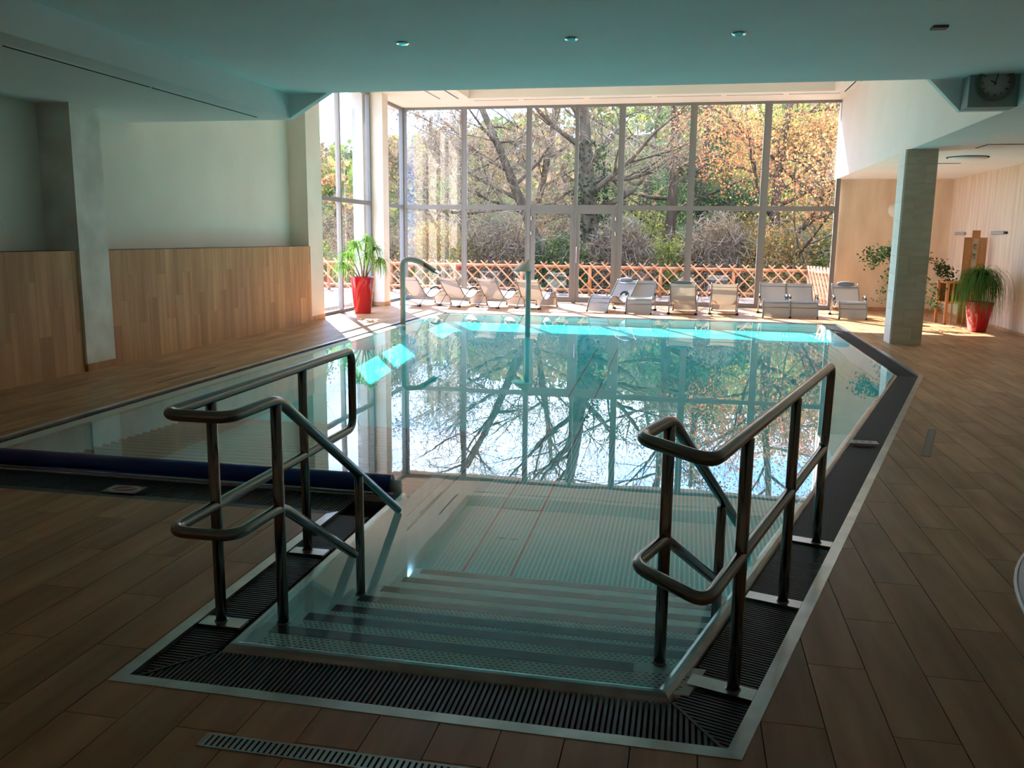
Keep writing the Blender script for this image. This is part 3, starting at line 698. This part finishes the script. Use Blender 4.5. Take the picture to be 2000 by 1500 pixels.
# ------------------------------------------------------------------ loungers
PR = [(-.66, .69), (-.55, .55), (-.44, .41), (-.34, .29), (-.22, .215), (-.08, .21), (.05, .26), (.17, .335), (.28, .37), (.38, .345), (.46, .26), (.515, .15), (.55, .03)]
def cr_spline(P, n=5):
    out = []
    for i in range(len(P)-1):
        p0, p1, p2, p3 = P[max(i-1, 0)], P[i], P[i+1], P[min(i+2, len(P)-1)]
        for k in range(n):
            t = k/n; out.append(tuple(.5*((2*p1[j])+(-p0[j]+p2[j])*t+(2*p0[j]-5*p1[j]+4*p2[j]-p3[j])*t*t+(-p0[j]+3*p1[j]-3*p2[j]+p3[j])*t**3) for j in (0, 1)))
    out.append(P[-1]); return out
SP = cr_spline(PR)
lframe = mat('lounger_frame_metal', (.30, .30, .31), .3, .8)
def make_lounger():
    t = empty('sun_lounger'); w = .275
    b = MB(); n = len(SP); nx = 6; vs = []
    for (y, z) in SP:
        for i in range(nx+1):
            u = i/nx*2-1; vs.append((u*(w-.01), y, z-.012*(1-u*u)))
    b.add(vs, [(a*(nx+1)+i, a*(nx+1)+i+1, (a+1)*(nx+1)+i+1, (a+1)*(nx+1)+i) for a in range(n-1) for i in range(nx)], True)
    s = b.build('sling_seat', sling_m, t)
    for zz in (3, 47, 52): 
        y, z = SP[min(zz, n-1)]; bb = MB(); bb.tube([(-w, y, z), (w, y, z)], .009, 8); bb.build('cross_bar', lframe, t)
    for sx in (-1, 1):
        b = MB(); b.tube([(sx*w, y, z) for y, z in SP], .014, 8); b.build('side_tube', lframe, t)
        b = MB(); b.tube(fil([(sx*(w+.02), -.56, .02), (sx*(w+.03), -.30, .30), (sx*(w+.045), -.16, .43), (sx*(w+.045), .06, .43), (sx*(w+.03), .16, .31)], .10, 6), .012, 8); b.build('leg', lframe, t)
        b = MB(); b.tube(fil([(sx*(w+.045), -.20, .40), (sx*(w+.045), -.12, .45), (sx*(w+.045), .02, .45), (sx*(w+.045), .10, .39)], .06, 6), .021, 8); b.build('arm_pad', black_m, t)
        b = MB(); b.box(sx*(w+.02)-.03, sx*(w+.02)+.03, -.60, -.52, 0, .045); b.build('rubber_foot', black_m, t)
        b = MB(); b.box(sx*w-.016, sx*w+.016, .535, .57, 0, .03); b.build('front_foot', black_m, t)
    b = MB(); b.tube([(-w-.02, -.56, .02), (w+.02, -.56, .02)], .014, 8); b.build('base_bar', lframe, t)
    return t
def add_pillow(t, on_back=True):
    b = MB(); 
    if on_back: c = (0, -.60, .655); rx = .9
    else: c = (.08, -.1, .25); rx = .1
    seg = 12; pts = []
    for i in range(9):
        u = i/8; r = math.sin(PI*min(max(u, .04), .96))**.35; pts.append((u*.36-.18, r))
    vs = []
    for x, r in pts:
        for k in range(seg):
            a = 2*PI*k/seg; yy = .075*r*math.cos(a); zz = .03*r*math.sin(a)
            vs.append((x, yy, zz))
    b.add(vs, [(i*seg+k, i*seg+(k+1) % seg, (i+1)*seg+(k+1) % seg, (i+1)*seg+k) for i in range(8) for k in range(seg)]+[tuple(range(seg-1, -1, -1)), tuple(8*seg+k for k in range(seg))], True)
    p = b.build('head_pillow', pillow_m, t); p.location = (c[0], c[1]+.02*on_back, c[2]+.035); p.rotation_euler = (-rx if on_back else 0, 0, 0 if on_back else .25)
proto = make_lounger()
# (x, y, facing angle, pillow, label)
LG = [(-6.13, 19.95, -28, None, 'grey sling lounger seen from behind, leftmost of the row'),
 (-5.22, 20.02, -25, None, 'grey sling lounger seen from behind, second from the left'),
 (-4.27, 19.95, -25, None, 'grey sling lounger seen from behind, third from the left'),
 (-3.42, 20.0, -14, None, 'grey sling lounger seen from behind, just right of the cone fountain pole'),
 (-1.65, 19.62, 150, 'b', 'light grey lounger turned sideways in front of the glass door, pillow on its back'),
 (-.98, 19.50, 178, 's', 'light grey lounger facing the pool beside the sideways one, pillow on the seat'),
 (-.02, 19.68, -3, 'b', 'grey lounger seen from behind in the middle right, with a dark pillow'),
 (.87, 19.95, -3, None, 'grey lounger seen from behind in the middle right, without a pillow'),
 (1.93, 19.60, 180, 's', 'light grey lounger facing the pool, left one of the touching pair'),
 (2.50, 19.62, 180, 's', 'light grey lounger facing the pool, right one of the touching pair'),
 (3.50, 19.70, 180, 'b', 'light grey lounger alone by the right wall, pillow on its back')]
for i, (x, y, a, pw, lb) in enumerate(LG):
    t = proto if i == 0 else copy_tree(proto)
    t.location = (x, y, 0); t.rotation_euler = (0, 0, math.radians(a)); tag(t, lb, 'sun lounger', 'sun loungers along the window wall')
for t, l in [(o_, l) for o_ in list(COL.objects) if o_.get('category') == 'sun lounger' for l in LG if l[4] == o_['label']]:
    if l[3]: add_pillow(t, l[3] == 'b')

# ------------------------------------------------------------------ planters
def blade(b, base, d0, L, w, droop, n=6, wtip=.15, twist=0):
    base = Vector(base); d0 = Vector(d0).normalized(); p = base; d = d0; pts = [p]
    for i in range(n):
        d = (d+Vector((0, 0, -droop/n*(1+i*.5)))).normalized(); p = p+d*(L/n); pts.append(p)
    side = d0.cross(Vector((0, 0, 1)))
    if side.length < .1: side = Vector((1, 0, 0))
    side.normalize(); side = (side+Vector((random.uniform(-.5, .5), random.uniform(-.5, .5), random.uniform(-.3, .3)))*.6).normalized()
    vs = []
    for i, q in enumerate(pts):
        u = i/n; ww = w*(1-u*(1-wtip))*(.7+.3*math.sin(PI*min(1, u*1.5+.2)))/2; vs += [q-side*ww, q+side*ww]
    b.add(vs, [(2*i, 2*i+1, 2*i+3, 2*i+2) for i in range(n)], True)
random.seed(3)
pa = empty('potted_yucca', (-6.75, 17.3, 0), label='tall glossy red planter with a leafy dracaena by the left side window', cat='potted plant')
def sqpot(par, w0, w1, h, m, r=.12):
    b = MB(); n = 24
    def rr(w): 
        out = []
        for k in range(n):
            a = 2*PI*k/n; c, s_ = math.cos(a), math.sin(a); e_ = 5
            f = (abs(c)**e_+abs(s_)**e_)**(-1/e_); out.append((w*c*f, w*s_*f))
        return out
    rings = [(w0*.9, 0), (w0, .02), (w1, h-.01), (w1, h), (w1-.018, h), (w1-.03, h-.08)]
    b.add([(x, y, z) for w, z in rings for x, y in rr(w)], [(i*n+k, i*n+(k+1) % n, (i+1)*n+(k+1) % n, (i+1)*n+k) for i in range(5) for k in range(n)]+[tuple(range(n-1, -1, -1))], True)
    b.build('pot', m, par)
    b = MB(); b.add([(x, y, h-.06) for x, y in rr(w1-.02)], [tuple(range(n))]); b.build('soil', soil_m, par)
sqpot(pa, .175, .25, .77, red_m)
pa.children[0].rotation_euler = (0, 0, .35)
st = MB(); lv = MB()
stems = [((-.03, 0), (-.34, .05, 1.28)), ((.0, .03), (-.12, -.05, 1.52)), ((.03, 0), (.10, .05, 1.62)), ((.06, .02), (.26, 0, 1.45)), ((-.05, .0), (-.42, -.02, 1.05)), ((.02, -.04), (.14, -.12, 1.28)), ((.05, .04), (.36, .1, 1.18))]
for (bx, by), (tx, ty, tz) in stems:
    pts = fil([(bx, by, .70), (bx+(tx-bx)*.3, by, .70+(tz-.7)*.45), (tx, ty, tz)], .15, 4); st.tube(pts, [.018-.008*i/(len(pts)-1) for i in range(len(pts))], 7)
    for k in range(46):
        a = random.uniform(0, 2*PI); u = random.uniform(0, 1); z = tz-.14*(1-u); e_ = random.uniform(.1, 1.3)
        blade(lv, (tx, ty, z), (math.cos(a), math.sin(a), e_), random.uniform(.34, .56), random.uniform(.026, .04), random.uniform(1.3, 2.6), 6)
st.build('stems', stem_m, pa); lv.build('leaves', LEAF['palm'], pa)
pb = empty('potted_ponytail', (5.36, 17.3, 0), label='red tapered planter with a drooping ponytail plant by the right wall', cat='potted plant')
sqpot(pb, .13, .205, .56, red_m); pb.children[0].rotation_euler = (0, 0, .25)
st = MB(); lv = MB(); st.tube([(0, 0, .48), (.01, 0, .62), (0, 0, .95)], [.05, .03, .022], 8)
for k in range(620):
    a = random.uniform(0, 2*PI); e_ = random.uniform(.4, 3.0); L = random.uniform(.6, 1.15)
    blade(lv, (random.uniform(-.03, .03), random.uniform(-.03, .03), random.uniform(.88, 1.02)), (math.cos(a), math.sin(a), e_), L, .014, random.uniform(1.8, 3.6), 9, .3)
st.build('stem', stem_m, pb); tag(lv.build('leaves', LEAF['pony'], pb), kind='stuff')
# ficus behind the pillar
pc = empty('potted_ficus', (4.32, 18.6, 0), label='sparse weeping fig with thin hanging twigs half hidden behind the stone pillar', cat='potted plant')
b = MB(); b.lathe([(.15, 0), (.2, .05), (.21, .38), (.19, .38), (.18, .33)], seg=20, cap=False); b.build('pot', mat('pot_white', (.6, .58, .52), .5), pc)
B1(-.12, .12, -.12, .12, .28, .31, 'soil', soil_m, pc)
st = MB(); lv = MB(); st.tube([(0, 0, .3), (.03, 0, .9), (-.02, 0, 1.45)], [.025, .02, .015], 8)
def leafq(b, p, L, w, nrm=None):
    d = Vector((random.uniform(-1, 1), random.uniform(-1, 1), random.uniform(-1, .4))).normalized(); s_ = d.cross(Vector((random.uniform(-1, 1), random.uniform(-1, 1), random.uniform(-1, 1)))).normalized()
    p = Vector(p); b.add([p, p+d*L*.5+s_*w/2, p+d*L, p+d*L*.5-s_*w/2], [(0, 1, 2, 3)])
for br in [((-.25, 0, 1.52), (-.62, 0, 1.3), 1), ((-.1, .1, 1.6), (-.45, .1, 1.42), 1), ((-.3, -.1, 1.2), (-.45, -.1, .62), .35), ((.25, 0, 1.38), (.72, 0, 1.2), 1.3), ((.3, .1, 1.4), (.85, .1, 1.08), 1.3), ((.3, 0, .9), (.66, 0, .74), .7), ((.3, -.1, .6), (.6, -.1, .5), .6), ((-.3, 0, 1.55), (-.72, 0, 1.45), 1.2), ((-.15, 0, 1.35), (-.3, 0, .95), .6)]:
    m0, t0, dn = br; pts = fil([(0, 0, min(1.3, m0[2])), m0, t0, (t0[0]*1.02, t0[1], t0[2]-.2)], .12, 5); st.tube(pts, [.008-.005*i/(len(pts)-1) for i in range(len(pts))], 6)
    for k in range(int(110*dn)):
        q = random.uniform(.35, 1)*(len(pts)-1); i = int(q); p = pts[min(i, len(pts)-1)]+Vector((random.gauss(0, .07), random.gauss(0, .06), random.gauss(-.03, .07))); leafq(lv, p, .075, .04)
st.build('branches', stem_m, pc); lv.build('leaves', LEAF['ficus'], pc)

# screen, wooden stand, wall vents, wall lamp
sc = empty('display_screen', (5.68, 18.95, 0), rz=-.12, label='tall orange wooden folding screen with pale painted panels against the right wall', cat='screen')
pale = noise_col(mat('panel_pale', rough=.7), (.50, .47, .36), (.62, .58, .45), (3, 3, 1))
for k, (x0, w, h) in enumerate(((-.20, .13, 1.74), (-.065, .145, 1.88), (.085, .13, 1.74))):
    f = MB(); f.box(x0, x0+.025, 0, .04, 0, h); f.box(x0+w-.025, x0+w, 0, .04, 0, h); f.box(x0+.025, x0+w-.025, 0, .04, h-(.16 if k == 1 else .06), h); f.box(x0+.025, x0+w-.025, 0, .04, .0, .12)
    fr = f.build('screen_frame', wood_m, sc); B1(x0+.02, x0+w-.02, .015, .025, .1, h-.05, 'screen_panel', pale if k == 1 else mat('panel_wood', (.50, .30, .15), .6), fr)
b = MB()
for z0 in (1.55, 1.36):
    b.bar((-.03, -.003, z0), (.03, -.003, z0+.05), .012, .006, up=(0, 1, 0)); b.bar((-.02, -.003, z0+.06), (.02, -.003, z0+.03), .012, .006, up=(0, 1, 0)); b.bar((0, -.003, z0-.05), (.02, -.003, z0), .012, .006, up=(0, 1, 0))
b.build('brush_marks', black_m, sc)
wd = empty('plant_stand', (5.35, 18.85, 0), rz=.15, label='low wooden stand with slender legs left of the ponytail planter', cat='stand')
B1(-.27, .27, -.25, .25, .83, .87, 'top', wood_m, wd)
for sx in (-1, 1):
    for sy in (-1, 1):
        b = MB(); b.box(sx*.23-.025, sx*.23+.025, sy*.21-.025, sy*.21+.025, .0, .83); b.build('leg', wood_m, wd)
B1(-.23, .23, -.21, .21, .42, .45, 'shelf', wood_m, wd)
B1(-.23, .23, .19, .21, .45, .83, 'back_panel', mat('stand_dark_wood', (.22, .09, .03), .6), wd)  # back panel in a darker wood tone
for x, lb in ((-.12, 0), (.12, 0)): B1(x-.012, x+.012, -.225, -.21, .0, .83, 'front_slat', wood_m, wd)
for y, lb in ((20.9, 'narrow louvred wall vent left of the tall wooden screen'), (18.5, 'narrow louvred wall vent right of the tall wooden screen')):
    e = empty('wall_vent', (5.94, y, 1.83), label=lb, cat='vent')
    B1(-.02, 0, -.36, .36, -.03, .03, 'frame', alu, e)
    for zz in (-.012, .012): B1(-.026, -.02, -.34, .34, zz-.005, zz+.005, 'louvre', white_m, e)
e = empty('sensor', (5.94, 18.02, 1.83), label='small dark round sensor on the right wall beside the vent', cat='sensor'); b = MB(); b.tube([(0, 0, 0), (-.03, 0, 0)], .025, 12); b.build('body', black_m, e)
e = empty('wall_lamp', (4.73, 21.74, 2.36), label='round cream wall lamp partly hidden behind the stone pillar', cat='wall lamp')
b = MB(); vs = []
for r, y in ((.17, 0), (.17, -.03), (.13, -.07), (.05, -.09)): vs += [(r*math.cos(2*PI*k/28), y, r*math.sin(2*PI*k/28)) for k in range(28)]
b.add(vs, [(i*28+k, (i+1)*28+k, (i+1)*28+(k+1) % 28, i*28+(k+1) % 28) for i in range(3) for k in range(28)]+[tuple(range(84, 112))], True); b.build('shade', mat('lamp_cream', (.78, .70, .55), .4), e)

# ------------------------------------------------------------------ outdoors
struct(tag(B1(-22, 9, 21.85, 26.0, -.12, -.04, 'terrace', terrace_m)))
struct(B1(-22, -8.2, 12, 21.85, -.12, -.04, 'terrace_side', terrace_m))
b = MB(); nx, ny = 30, 40; vs = []
for j in range(ny):
    y = 26+(j/(ny-1))**1.6*120
    for i in range(nx):
        x = -110+220*i/(nx-1); t = max(0, (y-34)/60); z = -.35+13*min(1, t)**1.3*(.85+.25*math.sin(x*.05+1))+.4*math.sin(x*.3+y*.2)*min(1, t)
        if y < 30: z = -.3
        vs.append((x, y, z))
b.add(vs, [(j*nx+i, j*nx+i+1, (j+1)*nx+i+1, (j+1)*nx+i) for j in range(ny-1) for i in range(nx-1)], True)
struct(b.build('ground_hill', hill_m))
struct(B1(-110, 110, 22, 34, -.5, -.30, 'lawn', grass_m))
struct(B1(-60, -8.3, -10, 26, -.5, -.30, 'lawn_side', grass_m))

def fence(label, A, Bp, nposts, side=1, pitch=.36):
    A = Vector(A); Bp = Vector(Bp); D = Bp-A; L = D.length; d = D/L; nr = Vector((-d.y, d.x, 0))
    e = empty('lattice_fence', A, label=label, cat='fence')
    def P(s, z, off=0): q = d*s+nr*off; return (q.x, q.y, z)
    for zz, nm, r in ((.80, 'top_rail', .045), (.13, 'bottom_rail', .04)):
        b = MB(); b.tube([P(0, zz), P(L, zz)], r, 10); b.build(nm, fence_m, e)
    for k in range(nposts):
        s = L*k/(nposts-1); b = MB(); b.tube([P(s, -.05), P(s, .84)], .05, 10); b.build('post', fence_m, e)
    H = .90; s = -H
    while s < L:
        for sgn, off, mm in ((1, .05, fence_l), (-1, -.05, fence_m)):
            a, c = (s, s+H); za, zc = (.94, .02) if sgn > 0 else (.02, .94)
            if a < 0: za += (zc-za)*(-a/H); a = 0
            if c > L: zc = za+(zc-za)*((L-a)/(c-a)); c = L
            if c-a > .05:
                b = MB(); b.bar(P(a, za, -off), P(c, zc, -off), .035, .045, up=(nr.x, nr.y, 0)); b.build('slat', mm, e)
        s += pitch
fence('terracotta lattice fence along the terrace edge behind the window wall', (-17, 25.1, 0), (3.35, 25.1, 0), 11)
fence('short end run of terracotta lattice fence turning back at the right window edge', (3.35, 25.1, 0), (3.75, 22.3, 0), 2, pitch=.3)
fence('terracotta lattice fence returning along the left of the terrace', (-17, 25.1, 0), (-17, 14, 0), 6, pitch=.4)

# trees --------------------------------------------------------------------
class NPMesh:
    def __init__(s): s.v = []; s.n = 0
def quads_obj(name, Pc, size, m, parent, aspect=.6, kind='stuff'):
    n = len(Pc); Pc = np.asarray(Pc, float)
    a = np.random.normal(size=(n, 3)); a /= np.linalg.norm(a, axis=1)[:, None]
    c = np.random.normal(size=(n, 3)); c = np.cross(a, c); c /= np.linalg.norm(c, axis=1)[:, None]
    sz = size*np.random.uniform(.6, 1.3, (n, 1)); A = a*sz/2; C = c*sz*aspect/2
    V = np.stack([Pc-A, Pc+C, Pc+A, Pc-C], 1).reshape(-1, 3)
    me = bpy.data.meshes.new(name); me.vertices.add(4*n); me.vertices.foreach_set('co', V.ravel())
    me.loops.add(4*n); me.loops.foreach_set('vertex_index', np.arange(4*n, dtype=np.int32)); me.polygons.add(n)
    me.polygons.foreach_set('loop_start', np.arange(0, 4*n, 4, dtype=np.int32)); me.polygons.foreach_set('loop_total', np.full(n, 4, dtype=np.int32))
    me.update(); me.validate(); me.materials.append(m); o = bpy.data.objects.new(name, me); COL.objects.link(o); o.parent = parent
    if kind: o['kind'] = kind
    return o
def tree(name, label, loc, H, r0, lean=(0, 0), first=.25, nbr=9, spread=.9, leaf=None, nleaf=0, lsize=.12, seed=1, upness=.5, depth=3, ivy=0, group=None, scatter=.28, cat='tree', lowz=0, twigs=5, twig=0):
    rnd = random.Random(seed); np.random.seed(seed)
    e = empty(name, loc, label=label, cat=cat, group=group); bm_ = MB(); tips = []
    def branch(p, d, L, r, lev):
        n = 6 if lev == 0 else 4 if lev == 1 else 3; pts = [p]; rr = [r]; q = p.copy(); dd = d.copy()
        wob = .06 if lev == 0 else .22
        for i in range(n):
            dd = (dd+Vector((rnd.uniform(-wob, wob), rnd.uniform(-wob, wob), rnd.uniform(-wob, wob)*.6+(.04 if lev else 0)))).normalized()
            q = q+dd*(L/n); pts.append(q.copy()); rr.append(r*(1-(i+1)/n*(.62 if lev == 0 else .8)))
        bm_.tube(pts, rr, 9 if lev == 0 else 5 if lev == 1 else 3, cap=False)
        if lev >= 1:
            for i in range(1, n+1): tips.append((pts[i], .3+L*.12))
        if lev < depth:
            k = nbr if lev == 0 else (twigs if lev == 1 else 3)
            for i in range(k):
                u = first+(1-first)*(i+.5)/k if lev == 0 else .25+.75*(i+rnd.random()*.6)/k
                j = min(int(u*n), n-1); f = u*n-j; bp_ = pts[j].lerp(pts[j+1], f); br = rr[j]*(.45 if lev == 0 else .55)
                az = rnd.uniform(0, 2*PI)
                if lev == 0: nd = Vector((math.cos(az), math.sin(az), upness*rnd.uniform(.3, 1.4))).normalized(); nl = H*.5*spread*(1.15-.6*u)*rnd.uniform(.75, 1.2)
                else: nd = (dd*.8+Vector((rnd.uniform(-1, 1), rnd.uniform(-1, 1), rnd.uniform(-.5, .8)))).normalized(); nl = L*rnd.uniform(.4, .65)
                branch(bp_, nd, nl, br, lev+1)
    branch(Vector((0, 0, -.3)), Vector((lean[0], lean[1], 1)).normalized(), H*1.02, r0, 0)
    bm_.build('trunk', bark_m, e)
    if nleaf and leaf:
        P = np.array([t[0] for t in tips]); P = P[P[:, 2] > lowz]
        idx = np.random.randint(0, len(P), nleaf); Pc = P[idx]+np.random.normal(scale=scatter, size=(nleaf, 3))
        Pc = Pc[(Pc[:, 2] > lowz*.7) & ((Pc[:, 2] < 6.2) | (np.random.rand(len(Pc)) < .3))]
        quads_obj('foliage', Pc, lsize, LEAF[leaf], e)
    if twig:
        P = np.array([t[0] for t in tips]); idx = np.random.randint(0, len(P), twig); Pc = P[idx]+np.random.normal(scale=.42, size=(twig, 3))
        k_ = (Pc[:, 2] > .6) & ((Pc[:, 2] < 5.6) | (np.random.rand(len(Pc)) < .3))
        quads_obj('twigs', Pc[k_], .5, LEAF['twig'], e, .04)
    if ivy:
        z = np.random.uniform(.3, H*.55, ivy); a = np.random.uniform(0, 2*PI, ivy); rr = r0*1.15+np.abs(np.random.normal(scale=.12, size=ivy))
        quads_obj('ivy', np.stack([rr*np.cos(a)+lean[0]*z, rr*np.sin(a)+lean[1]*z, z], 1), .13, LEAF['ivy'], e)
    return e
G1 = 'garden trees beyond the lattice fence'
tree('bare_tree', 'leaning bare tree with a curved trunk behind the second and third window panes', (-4.6, 31.5, -.3), 8.5, .24, (-.42, .0), .35, 10, 1.0, 'brown', 2500, .07, 11, .5, 3, twig=7000, group=G1)
tree('old_tree', 'thick-trunked tree with ivy standing behind the left door leaf', (-3.25, 30.5, -.3), 9.5, .36, (-.03, 0), .3, 13, 1.0, 'brown', 5000, .07, 12, .45, 3, twig=9000, ivy=1500, group=G1)
tree('old_tree', 'forked tree with long level branches behind the right door leaf', (-.8, 34, -.3), 9.5, .26, (.05, 0), .3, 12, 1.1, 'brown', 1500, .07, 13, .3, 3, twig=3000, group=G1)
tree('pine_tree', 'tall grey-green pine behind the pane right of the door', (.5, 37, -.3), 9.5, .24, (0, 0), .2, 18, .55, 'pine', 20000, .11, 14, .15, 2, group=G1)
tree('autumn_tree', 'orange-leaved autumn tree behind the sixth pane', (2.9, 31.5, -.3), 9.0, .22, (-.03, 0), .12, 16, 1.0, 'orange', 24000, .10, 15, .35, 3, scatter=.4, group=G1)
tree('autumn_tree', 'golden-leaved tree with a dark ivied trunk behind the rightmost pane', (5.8, 32.0, -.3), 9.0, .30, (0, 0), .12, 16, 1.0, 'gold', 28000, .10, 16, .5, 3, ivy=5000, scatter=.35, group=G1)
tree('autumn_tree', 'orange tree at the far right beyond the end of the window wall', (8.8, 33, -.3), 9, .22, (0, 0), .2, 11, 1, 'orange', 12000, .12, 17, .5, 2, group=G1)
tree('bare_tree', 'fine-twigged bare tree behind the first pane beside the corner mullion', (-8.6, 33, -.3), 7.5, .18, (.05, 0), .25, 12, .95, 'brown', 3000, .07, 18, .5, 3, twig=6000, group=G1)
tree('bare_tree', 'thin bare sapling seen through the upper side window', (-16.5, 31.5, -.3), 6.8, .09, (.12, 0), .3, 8, .5, 'brown', 500, .06, 19, .9, 3, group=G1)
tree('bare_tree', 'slender twiggy tree standing between the leaning and the ivied trunks', (-6.9, 36.5, -.3), 9.2, .20, (.08, 0), .25, 12, 1, 'brown', 3000, .08, 20, .5, 3, twig=6000, group=G1)
tree('green_tree', 'yellow-green broad tree low behind the fifth and sixth panes', (1.9, 41, -.1), 6.0, .2, (0, 0), .15, 11, 1.1, 'lime', 16000, .14, 21, .5, 2, group=G1)
tree('green_tree', 'deep green tree behind the fourth pane in the distance', (-2.6, 46, .3), 8.5, .2, (0, 0), .12, 12, .9, 'green', 16000, .15, 22, .4, 2, group=G1)
tree('russet_tree', 'russet tree at the far left behind the side window', (-22, 44, .5), 7.0, .2, (0, 0), .15, 11, 1, 'brown', 12000, .16, 23, .5, 2, group=G1)
tree('russet_tree', 'brown-leaved tree beyond the corner of the glazing', (-12.5, 40, .2), 7.2, .2, (0, 0), .15, 11, 1, 'brown', 14000, .13, 24, .5, 2, group=G1)
# shrubs behind the fence
def shrub(label, x, y, w, h, kind, n, size, seed):
    nt_ = 7000 if kind == 'brown' else 2200
    if kind != 'brown': n = int(n*1.8)
    np.random.seed(seed); e = empty('shrub', (x, y, -.3), label=label, cat='shrub', group='shrubs behind the lattice fence')
    a = np.random.normal(size=(n, 3)); a /= np.linalg.norm(a, axis=1)[:, None]; r = np.random.uniform(.45, 1, (n, 1))**.5
    P = a*r*np.array([w, w*.7, h]); P[:, 2] = np.abs(P[:, 2]); P += np.random.normal(scale=.12, size=P.shape)
    quads_obj('foliage', P, size, LEAF[kind], e)
    a = np.random.normal(size=(nt_, 3)); a /= np.linalg.norm(a, axis=1)[:, None]; P = a*np.random.uniform(.3, 1, (nt_, 1))*np.array([w*1.1, w*.7, h*1.2]); P[:, 2] = np.abs(P[:, 2])
    quads_obj('twigs', P, .42, LEAF['twig'], e, .05)
    b = MB(); rnd = random.Random(seed)
    for k in range(26):
        az = rnd.uniform(0, 2*PI); t = Vector((w*.85*math.cos(az), w*.6*math.sin(az), h*rnd.uniform(.5, 1.05))); b.tube([(0, 0, 0), t*.5+Vector((0, 0, .1)), t], [.03, .018, .006], 4, cap=False)
    b.build('stems', bark_m, e)
SH = [(-14.5, 30, 2.0, 2.4, 'lime', 'leftmost'), (-11.2, 29.5, 1.8, 2.2, 'brown', 'second from the left'), (-8.6, 29.2, 1.6, 2.5, 'gold', 'behind the corner mullion'), (-6.3, 29.5, 1.7, 2.6, 'brown', 'behind the second lounger'),
      (-4.2, 29.0, 1.4, 2.0, 'green', 'left of the ivied trunk'), (-2.2, 29.3, 1.3, 2.4, 'brown', 'behind the left door leaf'), (-.6, 30, 1.5, 1.9, 'lime', 'behind the right door leaf'), (1.0, 29.6, 1.4, 2.5, 'brown', 'behind the pane right of the door'),
      (-9.8, 34.5, 2.4, 3.0, 'brown', 'tall, in the second row behind the first pane'), (-5.4, 34, 2.2, 3.0, 'brown', 'tall, in the second row behind the second pane'), (-1.9, 34.5, 2.2, 3.1, 'lime', 'tall, in the second row behind the door'), (1.9, 34, 2.2, 2.9, 'gold', 'tall, in the second row right of the door'), (5.2, 35, 2.6, 3.0, 'lime', 'tall, in the second row at the right'), (-14, 36, 3.2, 3.4, 'brown', 'tall, in the second row at the far left'), (9.2, 34, 2.6, 3.2, 'gold', 'tall, in the second row at the far right'),
      (2.9, 29.4, 1.5, 2.4, 'gold', 'behind the sixth pane'), (4.8, 29.8, 1.7, 2.3, 'lime', 'behind the rightmost pane'), (7.0, 29.6, 1.7, 2.4, 'gold', 'beyond the right end of the fence')]
for k, (x, y, w, h, kd, pos) in enumerate(SH): shrub('%s dense shrub beyond the lattice fence, %s' % ({'lime': 'yellow-green', 'brown': 'brownish', 'gold': 'golden', 'green': 'green'}[kd], pos), x, y, w, h, kd, 4200, .10, 40+k)
# wooded hillside, too far to tell trees apart
np.random.seed(99)
wdl = tag(empty('woodland', (0, 0, 0)), 'autumn woodland covering the distant hillside behind the garden', 'woodland', kind='stuff')
for kd, n, x0, x1 in (('brown', 16000, -80, 70), ('green', 8000, -40, 60), ('orange', 3500, -90, 60), ('lime', 5000, -60, 50)):
    k = n//110; cx = np.random.uniform(x0, x1, k); cy = np.random.uniform(52, 100, k)
    t = np.clip((cy-34)/60, 0, 1); cz = -.35+13*t**1.3*(.85+.25*np.sin(cx*.05+1))
    i = np.random.randint(0, k, n); a = np.random.normal(size=(n, 3)); a /= np.linalg.norm(a, axis=1)[:, None]
    P = np.stack([cx[i], cy[i], cz[i]+2.0], 1)+a*np.array([2.4, 2.4, 2.2])*np.random.uniform(.6, 1, (n, 1)); quads_obj('foliage', P, .75, LEAF[kd], wdl, .8)
